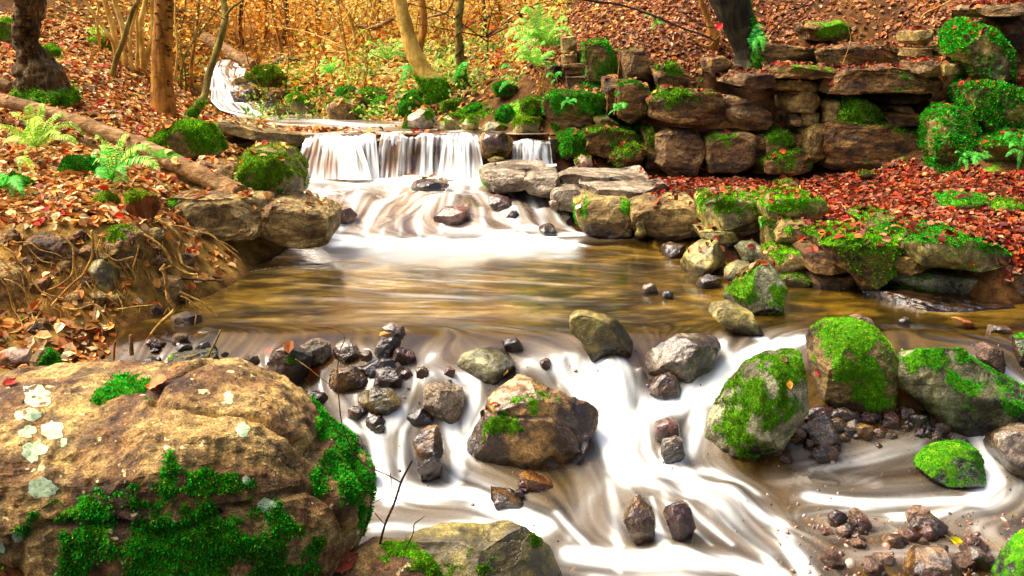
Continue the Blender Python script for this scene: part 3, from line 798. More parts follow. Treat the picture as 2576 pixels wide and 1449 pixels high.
def moss_mask(V, N, seed, amount, up=1.0, spots=()):
    m = np.full(len(V), -1.0)
    if amount > 0:
        m = amount * 0.9 - 0.35 + 0.45 * up * N[:, 2] + 0.55 * fbm(V * 6, 4, seed + 50)
    if len(spots):
        uv = proj(V)
        for s in spots:
            g = np.exp(-(((uv[:, 0] - s[0]) / s[2]) ** 2 + ((uv[:, 1] - s[1]) / s[3]) ** 2))
            st = s[4] if len(s) > 4 else 1.0
            m = np.maximum(m, (g * 1.1 + 1.5 * fbm(V * 12, 4, seed + 60, .65) * (g > 0.04) - 0.08) * st) if st > 0 else m + g * st
    return np.clip(m, 0, 1)

PAL_MOSS = {'bright': np.array([(0.14, 0.66, 0.008), (0.08, 0.52, 0.006), (0.42, 0.72, 0.02), (0.05, 0.34, 0.005), (0.34, 0.46, 0.02)]),
            'emerald': np.array([(0.010, 0.46, 0.02), (0.02, 0.66, 0.035), (0.006, 0.24, 0.010), (0.05, 0.42, 0.010), (0.16, 0.44, 0.01)]),
            'olive': np.array([(0.16, 0.36, 0.008), (0.08, 0.25, 0.005), (0.36, 0.46, 0.02), (0.04, 0.14, 0.004), (0.05, 0.42, 0.012)]),
            'yellow': np.array([(0.30, 0.46, 0.01), (0.18, 0.36, 0.008), (0.10, 0.30, 0.004), (0.40, 0.48, 0.03)])}
def tufts(V, Fc, mask, n, size, parent, pal='emerald', droop=0.25, seed=0, name='moss', droopdir=None):
    """n small moss shoots standing on the mossy faces"""
    if n <= 0: return None
    n = int(n * 1.35); size = size * .8
    r = np.random.default_rng(seed + 1000)
    a, b, c = V[Fc[:, 0]], V[Fc[:, 1]], V[Fc[:, 2]]
    fn = np.cross(b - a, c - a)
    ar = np.linalg.norm(fn, axis=1)
    fn = fn / (ar[:, None] + 1e-12)
    mm = mask[Fc].mean(1)
    vis = (fn[:, 1] < 0.45).astype(float)
    w = ar * np.clip(mm - 0.34, 0, 0.35) * vis
    if w.sum() <= 0: return None
    f = r.choice(len(Fc), n, p=w / w.sum())
    s, t = r.random(n), r.random(n)
    q = s + t > 1
    s[q], t[q] = 1 - s[q], 1 - t[q]
    P = a[f] + (b - a)[f] * s[:, None] + (c - a)[f] * t[:, None]
    D = fn[f] * 0.75 + r.normal(0, 0.55, (n, 3))
    D[:, 2] += 0.25 - droop
    D /= np.linalg.norm(D, axis=1, keepdims=True)
    S = np.cross(D, r.normal(0, 1, (n, 3)))
    S /= np.linalg.norm(S, axis=1, keepdims=True)
    Lh = size * r.uniform(0.5, 1.3, n)[:, None]
    wd = Lh * 0.22
    mid = P + D * Lh * 0.55
    tip = P + D * Lh
    tip[:, 2] -= Lh[:, 0] * droop * 0.8
    V2 = np.stack([P - fn[f] * size * 0.15 - S * wd * 0.5, mid + S * wd, tip, mid - S * wd], 1).reshape(-1, 3)
    F2 = np.arange(n * 4).reshape(n, 4)
    pl = PAL_MOSS[pal]
    cl = pl[r.integers(0, len(pl), n)] * r.uniform(0.6, 1.15, (n, 1))
    lump = fbm(P * 9, 2, seed + 3)
    cl = cl * (1 + 0.75 * lump[:, None]) * r.choice([.65, .95, 1.2], (n, 1), p=[.35, .45, .2])
    br = (r.random(n) < 0.07)[:, None]; cl = np.where(br, np.array([0.30, 0.20, 0.04]), cl)
    o = mk(name, V2, F2, M['moss'], parent, smooth=False, attrs={'col': np.repeat(np.clip(cl, 0, 1), 4, 0)})
    return tag(o, kind='stuff')

def build_rock(poly, yc, T, k=2.4, n=5, facets=14, q=(0.82, 0.97), amp=0.05, freq=3.0, seed=1, front=False, strata=0.0, tilt=0.0, grow=1.05, slant=0.0, crack=0.0):
    S, Fc = ico(n)
    c, ph, rad = radial(poly)
    kk = 5
    rad = np.convolve(np.concatenate([rad[-kk:], rad, rad[:kk]]), np.ones(2 * kk + 1) / (2 * kk + 1), 'valid')
    phi = np.arctan2(-S[:, 2], S[:, 0])                   # picture rows grow downwards
    R = np.interp(phi, ph, rad, period=2 * math.pi)
    ny = S[:, 1]
    planar = np.clip(1 - np.abs(ny) ** k, 0, 1) ** (1 / k) * grow
    o = W(c[0], c[1], yc)
    ex = W(c[0] + 1, c[1], yc) - o
    ez = W(c[0], c[1] - 1, yc) - o
    ez = ez + np.array([0, slant * np.linalg.norm(ez), 0])
    dx = np.cos(phi) * R * planar
    dz = -np.sin(phi) * R * planar
    V = o + dx[:, None] * ex + dz[:, None] * ez
    V[:, 1] += T * np.sign(ny) * np.abs(ny) ** 0.9 + (T if front else 0)
    V[:, 2] += tilt * (V[:, 1] - yc)
    size = math.sqrt(max(np.ptp(V[:, 0]) * np.ptp(V[:, 2]), 1e-6))
    C = V.mean(0)
    r = np.random.default_rng(seed)
    for _ in range(int(facets * 1.3)):
        d = r.normal(0, 1, 3)
        d[1] -= 0.5
        d /= np.linalg.norm(d)
        s = (V - C) @ d
        lim = np.quantile(s, r.uniform(*q) * .4 + .6 * (q[0] + .75 * (q[1] - q[0])))
        ov = np.maximum(0, s - lim)
        V = V - d * ov[:, None] * 0.97
    N = vnormals(V, Fc)
    P = (V - C) / size * freq + seed * 7.3
    disp = fbm(P, 3, seed, 0.5) * amp * 0.7 + np.abs(fbm(P * 3.1 + 9, 4, seed + 2, 0.6)) * amp * -0.55 + fbm(P * 9, 2, seed + 5, .6) * amp * 0.14 + (0.5 - np.abs(fbm(P * 1.7, 4, seed + 9))) * amp * 0.6 - amp * 0.3
    if crack > 0:
        disp -= crack * np.exp(-(fbm(P * 0.55, 2, seed + 21) / 0.035) ** 2)
    V = V + N * (disp * size)[:, None]
    if strata > 0:
        zz = V[:, 2] / (0.10) + 0.6 * fbm(V * 2.0, 2, seed + 4)
        st = vn(np.stack([np.zeros_like(zz) + seed, fbm(V * 1.3, 2, seed) * 0.8, zz * 1.8], -1), seed)
        V = V + N * np.array([1, 1, 0.15]) * (st * strata)[:, None]
    return V, Fc

ROCKV = {}
def rock(name, poly, mat, label=None, cat='rock', T=None, y=None, base=None, k=2.8, n=5, moss=0.0, up=1.0, spots=(), tuft=0, tsize=0.016, pal='emerald', droop=0.25, parent=None, group=None, seed=None, solid=True, sink=None, key=None, **kw):
    P = np.array(poly, float)
    if seed is None: seed = int(P[:, 0].sum() * 7 + P[:, 1].sum() * 3) % 9973
    if sink is None: sink = 0.22 if (parent is None and y is None) else 0.0
    if sink:                                             # the foot carries on below the water that hides it
        vb = P[:, 1].max()
        h = vb - P[:, 1].min()
        P[:, 1] = np.where(P[:, 1] > vb - 0.22 * h, P[:, 1] + sink * h, P[:, 1])
    yf = y if y is not None else ywater(float(np.mean(np.array(poly)[:, 0])), base if base is not None else float(np.array(poly)[:, 1].max()))
    wid = np.ptp(P[:, 0]) / F * yf
    if T is None: T = wid * 0.42
    front = kw.pop('front', False)
    yc = yf if front else yf + T * 0.55
    V, Fc = build_rock([tuple(p) for p in P], yc, T, k=k, n=n, seed=seed, front=front, **kw)
    N = vnormals(V, Fc)
    m = moss_mask(V, N, seed, moss, up, spots)
    wz_ = water_z(V[:, 0], V[:, 1])
    wet = np.maximum(sstep(0.11, 0.01, V[:, 2] - wz_ - 0.05 * fbm(V * 8, 2, 5)), (0.7 if yf < 4.97 and wid < .26 else .3 if yf < 4.97 and wid < .45 else 0)) if yf < 9.4 and np.mean(P[:, 0]) > 350 else np.zeros(len(V))
    o = mk(name, V, Fc, M[mat] if isinstance(mat, str) else mat, parent, smooth=mat in ('grey', 'dark', 'brown', 'olive', 'red', 'orange', 'green'), attrs={'moss': m, 'wet': wet})
    if parent is None: tag(o, label, cat, group)
    if tuft: tufts(V, Fc, m, tuft, tsize, o, pal, droop, seed)
    if solid: SOLID.append((V, Fc))
    if key: ROCKV[key] = (V, Fc)
    return o

# --- boulders and stones standing in the near stream
rock('boulder', [(1180,1115),(1195,1080),(1215,1010),(1225,960),(1240,943),(1290,944),(1340,955),(1390,975),(1450,1000),(1490,1025),(1506,1060),(1500,1085),(1475,1100),(1450,1140),(1410,1165),(1350,1188),(1280,1192),(1210,1180),(1183,1150)], 'brown',
     'large wet brown boulder with a red leaf in the middle of the rapids', T=0.2, n=6, k=2.6, facets=22, amp=0.05, spots=[(1240,1080,45,28,1.0),(1340,1010,70,30,0.45)], tuft=1500, tsize=0.010, pal='olive', crack=0.02, key='centre')
rock('boulder', [(1437,830),(1439,800),(1456,788),(1492,790),(1542,805),(1576,820),(1587,846),(1589,866),(1578,895),(1542,903),(1499,900),(1486,880),(1462,852)], 'olive',
     'dark olive blocky boulder perched on the lip above the small fall', T=0.11, n=5, k=3.4, facets=10, amp=0.035, spots=[(1500,850,60,40,0.35)])
rock('boulder', [(1617,930),(1640,880),(1680,855),(1750,840),(1785,830),(1805,850),(1813,885),(1795,912),(1760,935),(1700,950),(1640,960),(1618,950)], 'grey',
     'silvery wet boulder right of the small fall, dark underneath', T=0.14, n=5, facets=16)
rock('boulder', [(1620,985),(1650,950),(1690,938),(1720,960),(1726,985),(1690,1000),(1640,997)], 'dark', 'small dark angular stone tucked below the silvery boulder', T=0.06, n=5, facets=14)
rock('boulder', [(1752,1125),(1790,1050),(1835,975),(1880,920),(1940,898),(2000,896),(2035,910),(2046,950),(2037,1000),(2000,1050),(1940,1110),(1860,1148),(1765,1152)], 'green',
     'leaning flat-faced boulder with moss and an orange leaf, right of the main chute', T=0.15, n=6, k=2.8, facets=6, amp=0.035, moss=0.38, spots=[(1900,1000,110,60,1.1),(1980,930,80,60,1.1),(1860,1070,80,70,0.9)], tuft=9000, tsize=0.011, pal='olive', key='lean')
rock('boulder', [(2032,860),(2050,833),(2084,813),(2144,812),(2200,830),(2234,866),(2247,905),(2245,966),(2230,1015),(2200,1042),(2150,1042),(2100,1012),(2060,985),(2040,940),(2034,895)], 'tan',
     'tall rounded boulder capped with bright green moss, brown at its foot', T=0.17, n=6, k=2.5, facets=6, amp=0.03, moss=0.6, spots=[(2140,850,100,50,1),(2180,950,55,70,1.0),(2130,930,40,50,.8),(2060,970,40,60,-0.8),(2090,1010,40,25,-0.6)], tuft=6000, tsize=0.011, pal='bright', key='tallmoss')
rock('boulder', [(2255,930),(2290,890),(2304,866),(2330,850),(2367,848),(2417,873),(2450,906),(2500,936),(2576,975),(2640,1010),(2640,1075),(2530,1088),(2467,1082),(2384,1042),(2310,998),(2264,973)], 'green',
     'long pale boulder with mossy crest sloping out of the right edge', T=0.17, n=6, k=2.6, facets=6, amp=0.035, moss=0.36, spots=[(2370,890,80,45,1.1),(2450,955,80,40,1.0),(2550,1010,60,35,0.9),(2290,910,40,30,.8)], tuft=7000, tsize=0.011, pal='emerald', key='longpale')
rock('boulder', [(1817,748),(1850,716),(1895,676),(1904,668),(1932,664),(1957,693),(1984,736),(1991,785),(1950,788),(1884,782),(1844,768)], 'green',
     'pyramid-shaped boulder furred with dark green moss at the pool edge', T=0.2, n=6, k=2.2, facets=8, amp=0.02, moss=0.55, spots=[(1880,730,50,35,0.9),(1960,750,30,40,0.9),(1920,700,15,20,-0.7)], tuft=5000, tsize=0.010, pal='olive', sink=0.15, key='pyramid')
rock('boulder', [(2305,1172),(2340,1140),(2375,1120),(2420,1110),(2455,1122),(2474,1150),(2476,1175),(2450,1205),(2400,1218),(2350,1195)], 'dark',
     'small domed stone wrapped in dark green moss at right', T=0.13, n=5, facets=8, moss=0.85, tuft=2600, tsize=0.009, pal='emerald', sink=0.2)
rock('boulder', [(1030,1110),(1045,1080),(1075,1067),(1105,1080),(1125,1100),(1112,1150),(1105,1195),(1070,1212),(1050,1202),(1048,1150),(1035,1130)], 'brown',
     'golden brown upright stone between two thin falls', T=0.08, n=5, facets=14)
rock('boulder', [(900,1015),(908,992),(940,978),(990,983),(1016,1000),(1015,1022),(980,1034),(935,1034)], 'olive', 'olive-green topped stone right of the big mossy boulder', T=0.07, n=5, facets=12)
rock('boulder', [(1018,1050),(1030,1032),(1060,1028),(1090,1040),(1100,1055),(1075,1068),(1035,1066)], 'dark', 'small black glistening stone beside the white water', T=0.05, n=5, facets=12)
rock('boulder', [(1050,985),(1060,960),(1090,950),(1130,955),(1157,975),(1168,1005),(1150,1042),(1120,1060),(1080,1035),(1055,1010)], 'pale', 'pale wrinkled stone glazed by a thin sheet of water', T=0.1, n=5, facets=18, amp=0.06)
rock('boulder', [(658,930),(678,888),(720,866),(762,875),(790,900),(794,940),(780,957),(720,963),(668,958)], 'dark', 'dark rounded stone with leaf scraps at the pool outlet', T=0.09, n=5, facets=14, spots=[(740,900,30,20,0.5)], tuft=300, tsize=0.01, pal='olive')
rock('boulder', [(742,872),(765,856),(795,853),(825,865),(842,890),(835,910),(795,915),(755,895)], 'pale', 'cream-white stone behind the dark rounded one', T=0.07, n=5, facets=12)
rock('boulder', [(836,880),(852,860),(875,855),(898,872),(912,898),(880,908),(845,906)], 'grey', 'blue-grey cracked stone left of the wet outlet', T=0.06, n=5, facets=16)
rock('boulder', [(945,838),(960,824),(985,814),(1010,822),(1042,838),(1020,850),(975,850)], 'grey', 'ridged brown stone poking out at the pool lip', T=0.06, n=5, facets=14, sink=0.5)
rock('boulder', [(935,892),(942,868),(965,850),(990,846),(1010,862),(1000,885),(965,898)], 'dark', 'dark wet stone second from the ridged one at the lip', T=0.05, n=5, facets=14)
rock('boulder', [(985,900),(990,878),(1010,872),(1040,888),(1058,912),(1030,918),(1000,914)], 'red', 'reddish half-wet stone where the water starts to fall', T=0.05, n=5, facets=14)
rock('boulder', [(812,975),(815,940),(850,928),(900,925),(936,935),(932,975),(880,985)], 'brown', 'brown blocky stone with water pouring past its right side', T=0.07, n=5, facets=14)
rock('boulder', [(940,970),(945,932),(975,925),(1010,935),(1027,955),(1000,972),(960,978)], 'brown', 'brown blocky stone left of a thin white trickle', T=0.06, n=5, facets=14)
rock('boulder', [(395,920),(425,895),(500,885),(558,872),(580,895),(576,922),(530,938),(420,948),(396,940)], 'green', 'low grey-green slab with stick across it left of the outlet', T=0.09, n=5, facets=16, spots=[(430,905,30,15,.4)])
rock('boulder', [(355,920),(362,905),(380,898),(397,908),(397,928),(375,936),(358,932)], 'grey', 'small round black stone with white gleam at the bank', T=0.035, n=5, facets=6)
rock('boulder', [(453,930),(470,920),(500,922),(510,935),(490,944),(460,944)], 'pale', 'flat white pebble in front of the grey-green slab', T=0.03, n=5, facets=6)
rock('boulder', [(545,948),(570,930),(610,925),(640,938),(650,958),(600,966),(550,962)], 'grey', 'grey stone with a tuft of moss left of a tiny fall', T=0.06, n=5, facets=12, spots=[(560,948,18,14,1)], tuft=400, tsize=0.01)
rock('boulder', [(600,905),(620,895),(645,897),(655,915),(630,925),(605,920)], 'pale', 'small whitish stone between the slab and the dark stone', T=0.04, n=5, facets=8)
rock('boulder', [(770,1000),(790,985),(815,990),(825,1003),(805,1015),(780,1013)], 'dark', 'small rounded dark pebble by the edge of the big boulder', T=0.035, n=5, facets=6)
rock('boulder', [(705,985),(740,976),(775,985),(770,998),(720,996)], 'orange', 'flat orange stone behind the crest of the big boulder', T=0.05, n=5, facets=6)
rock('boulder', [(860,1100),(875,1082),(900,1088),(912,1120),(900,1150),(870,1140)], 'dark', 'dark stone half hidden by the mossy edge of the big boulder', T=0.06, n=5, facets=12)
rock('boulder', [(905,1150),(925,1140),(940,1165),(945,1205),(925,1225),(908,1190)], 'dark', 'thin dark stone at the foot of the mossy edge', T=0.05, n=5, facets=12)
rock('boulder', [(925,1060),(940,1048),(958,1045),(955,1065),(935,1075)], 'orange', 'little orange stone in the left trickle', T=0.025, n=3, facets=6)
rock('boulder', [(1285,1205),(1310,1190),(1340,1195),(1390,1215),(1398,1228),(1370,1234),(1320,1222),(1290,1215)], 'orange', 'orange slab stone below the central boulder', T=0.07, n=5, facets=8, k=3.5)
rock('boulder', [(1202,1228),(1215,1220),(1260,1235),(1310,1255),(1325,1275),(1270,1275),(1225,1250)], 'brown', 'long dark brown stone pointing into the white pool', T=0.07, n=5, facets=8)
rock('boulder', [(1150,920),(1165,895),(1210,880),(1260,885),(1300,905),(1322,945),(1290,955),(1220,945),(1170,940)], 'green', 'broad greenish stone showing through the sliding water', T=0.13, n=5, facets=14)
rock('boulder', [(1256,860),(1268,845),(1290,845),(1310,862),(1327,882),(1300,890),(1270,878)], 'grey', 'lavender grey wedge stone in the smooth slide', T=0.05, n=5, facets=14)
rock('boulder', [(1565,1300),(1572,1262),(1595,1246),(1625,1255),(1645,1290),(1662,1350),(1650,1372),(1610,1360),(1578,1335)], 'brown', 'wrinkled brown stone lapped by white water at lower centre', T=0.08, n=5, facets=18)
rock('boulder', [(1668,1290),(1680,1252),(1710,1248),(1735,1275),(1752,1330),(1740,1360),(1700,1352),(1680,1325)], 'red', 'dark purple-brown stone beside the wrinkled one, streaked by water', T=0.07, n=5, facets=14)
rock('boulder', [(1645,1095),(1650,1065),(1680,1054),(1712,1065),(1722,1085),(1700,1110),(1665,1112)], 'red', 'round purplish stone in the middle of the white chute', T=0.06, n=5, facets=6)
rock('boulder', [(1660,1150),(1668,1110),(1690,1092),(1715,1105),(1722,1140),(1700,1160)], 'grey', 'bluish stone under the white chute below the purplish one', T=0.05, n=5, facets=6)
rock('boulder', [(2032,1095),(2038,1060),(2055,1038),(2080,1045),(2105,1070),(2116,1100),(2108,1125),(2075,1130),(2045,1120)], 'grey', 'glinting pyramid-like wet stone between two mossy boulders', T=0.09, n=5, facets=16)
rock('boulder', [(2212,1070),(2222,1040),(2245,1032),(2262,1045),(2258,1072),(2235,1078)], 'red', 'block of dark red stone under the long pale boulder', T=0.05, n=5, facets=10, k=4)
rock('boulder', [(2276,1066),(2285,1042),(2325,1038),(2342,1055),(2335,1074),(2300,1076)], 'grey', 'glittering grey block beside the dark red stone', T=0.05, n=5, facets=12, k=4)
rock('boulder', [(2350,1075),(2365,1055),(2385,1055),(2392,1075),(2370,1082)], 'orange', 'small rusty stone right of the glittering grey block', T=0.03, n=5, facets=8)
rock('boulder', [(2350,1112),(2362,1098),(2385,1098),(2400,1112),(2378,1120)], 'dark', 'little black dome stone above the dark mossy one', T=0.03, n=5, facets=6)
rock('boulder', [(2488,1130),(2500,1095),(2535,1078),(2580,1075),(2620,1090),(2620,1200),(2560,1180),(2510,1160)], 'grey', 'big smooth grey stone under water at the right edge', T=0.14, n=5, facets=6)
rock('boulder', [(2445,870),(2475,862),(2520,880),(2525,925),(2490,930),(2460,905)], 'pink', 'pinkish stone behind the long pale boulder', T=0.07, n=5, facets=8)
rock('boulder', [(2555,850),(2576,838),(2620,840),(2640,900),(2600,935),(2560,915)], 'dark', 'dark mossy stone cut by the right edge', T=0.08, n=5, facets=10, moss=0.6, tuft=700, tsize=0.01, pal='emerald')
rock('boulder', [(2268,1390),(2290,1362),(2335,1358),(2375,1385),(2410,1425),(2430,1470),(2400,1520),(2330,1520),(2285,1450)], 'brown', 'wet black and gold stone at the lower right among pebbles', T=0.11, n=5, facets=16)
rock('boulder', [(2290,1325),(2310,1300),(2350,1298),(2380,1315),(2370,1345),(2310,1345)], 'dark', 'dark wet stone with yellow leaf scraps above the gold one', T=0.06, n=5, facets=12)
rock('boulder', [(2512,1449),(2535,1400),(2576,1345),(2650,1330),(2650,1560),(2520,1540)], 'dark', 'green mossy stone in the lower right corner', T=0.1, n=5, facets=6, moss=0.95, tuft=2500, tsize=0.009, pal='emerald')
rock('boulder', [(2114,818),(2130,800),(2160,793),(2190,803),(2200,825),(2150,838)], 'pink', 'smooth pinkish stone resting behind the tall mossy boulder', T=0.07, n=5, facets=5)
rock('boulder', [(2388,802),(2400,796),(2440,806),(2468,820),(2462,828),(2420,818)], 'orange', 'long bright orange stone lying on the wet shelf at right', T=0.04, n=5, facets=6)
rock('boulder', [(2470,822),(2500,818),(2540,824),(2545,836),(2490,838)], 'grey', 'flat shiny stone at the tip of the bright orange one', T=0.04, n=5, facets=8)
rock('boulder', [(2258,806),(2275,798),(2295,802),(2292,812),(2265,814)], 'grey', 'small gleaming stone on the edge of the wet shelf', T=0.03, n=3, facets=8)
# --- stones by the pool on the right
rock('boulder', [(1709,690),(1713,663),(1737,628),(1777,599),(1810,609),(1832,632),(1824,663),(1806,684),(1757,694)], 'olive', 'yellow-green rounded boulder at the right edge of the pool', T=0.16, n=5, facets=16, moss=0.15, sink=0.1)
rock('boulder', [(1847,626),(1862,612),(1897,607),(1917,620),(1922,650),(1904,673),(1884,663),(1862,646)], 'green', 'pale grey-green block leaning under the pinkish stone', T=0.11, n=5, facets=14, k=3)
rock('boulder', [(1855,582),(1866,563),(1894,553),(1917,564),(1935,583),(1931,598),(1897,609),(1866,602)], 'pink', 'pinkish round stone with leaves lodged on the mossy ledge', T=0.1, n=5, facets=8)
rock('boulder', [(1814,692),(1828,668),(1858,655),(1884,662),(1896,676),(1880,696),(1850,706),(1822,706)], 'olive', 'small green-topped stone above the pyramid-shaped boulder', T=0.08, n=5, facets=12, moss=0.35, sink=0.1)
rock('boulder', [(1745,718),(1760,703),(1784,692),(1812,700),(1820,716),(1790,726),(1757,727)], 'grey', 'low glistening grey stone left of the pyramid-shaped boulder', T=0.07, n=5, facets=16)
rock('boulder', [(1616,731),(1618,716),(1640,712),(1655,722),(1657,734),(1635,738)], 'grey', 'tiny pointed stone alone in the pool', T=0.03, n=3, facets=8, sink=0.4)
rock('boulder', [(1664,745),(1668,734),(1682,730),(1695,738),(1694,750),(1678,752)], 'grey', 'tiny round grey stone nearest the pool centre on the right', T=0.03, n=3, facets=4, sink=0.4)
rock('boulder', [(1640,640),(1650,620),(1690,612),(1735,616),(1735,640),(1690,648)], 'dark', 'flat dark stone under the overhang of the ledge', T=0.12, n=5, facets=10)
rock('boulder', [(1785,790),(1800,768),(1840,762),(1890,785),(1925,830),(1890,842),(1830,820)], 'olive', 'smooth yellow-green stone just under the water', T=0.14, n=5, facets=5)
rock('boulder', [(1915,640),(1925,626),(1940,632),(1942,650),(1928,655)], 'green', 'little grey wedge stone right of the pale block', T=0.04, n=3, facets=8)
# --- big boulder in the left foreground and its neighbours
BB = [(-200,1200),(-170,1030),(-40,975),(60,968),(150,962),(235,958),(300,968),(380,966),(430,955),(500,958),(570,955),(640,975),(700,1000),(760,1045),(800,1090),(850,1130),(898,1160),(930,1190),(940,1235),(938,1305),(920,1365),(868,1400),(790,1428),(740,1460),(650,1570),(300,1660),(-180,1660)]
bigo = rock('boulder', BB, 'gold', 'huge ochre boulder with moss and pale lichen in the left foreground', T=0.5, y=3.05, n=7, k=2.9, facets=3, q=(0.95, 0.99), grow=.985, amp=0.03, freq=4.5, crack=0.026, up=0.3,
     spots=[(430,1200,22,45,1.0),(560,1215,35,30,.9),(650,1300,25,40,1.0),(330,1270,60,40,.8),(470,1330,230,75,1.0),(420,1400,240,90,1.0),(680,1330,70,70,0.9),(250,1300,60,70,.8),(505,1215,50,45,0.75),(300,980,55,26,1.0),(820,1070,36,60,1.1),(865,1130,44,80,1.2),(900,1210,48,90,1.25),(915,1290,30,60,.9),(250,1390,90,60,1.1),(560,1370,140,60,1.1),(380,1340,90,60,1.0),(805,1230,18,40,0.9),(690,1430,90,60,1)], tuft=34000, tsize=0.016, pal='emerald', droop=0.1, key='big')
rock('boulder', [(785,1470),(800,1430),(850,1395),(920,1378),(990,1376),(1050,1385),(1095,1405),(1125,1449),(1140,1520),(900,1600),(780,1560)], 'gold', 'pale yellow boulder with a moss band and a brown leaf at the bottom edge', T=0.16, y=3.05, n=6, facets=8, amp=0.02, spots=[(1020,1390,50,18,1.0),(1090,1425,45,25,1.0)], tuft=3500, tsize=0.012, pal='bright', key='paley')
rock('boulder', [(930,1449),(960,1392),(1050,1357),(1150,1345),(1220,1352),(1290,1334),(1350,1330),(1395,1350),(1412,1390),(1442,1449),(1450,1560),(1000,1600)], 'olive', 'smooth olive and grey boulder at the bottom edge lapped by white water', T=0.2, y=3.3, n=6, facets=8, k=2.8, amp=0.02, spots=[(1190,1430,60,30,.6),(1350,1360,30,30,.5)], tuft=700, tsize=0.01, pal='olive')
rock('boulder', [(70,930),(85,890),(120,880),(148,910),(150,945),(120,965),(80,960)], 'tan', 'small stone bearded with dark green moss behind the huge boulder', T=0.07, y=4.2, n=5, spots=[(118,920,30,35,1.1)], tuft=1500, tsize=0.014)
rock('boulder', [(-40,900),(20,880),(80,885),(90,920),(40,945),(-40,945)], 'pink', 'flat tan stone with leaves at the left edge', T=0.1, y=4.3, n=4)
rock('boulder', [(30,975),(50,945),(110,935),(170,950),(200,985),(120,990)], 'gold', 'yellowish stone between the huge boulder and the bank', T=0.08, y=4.0, n=4)

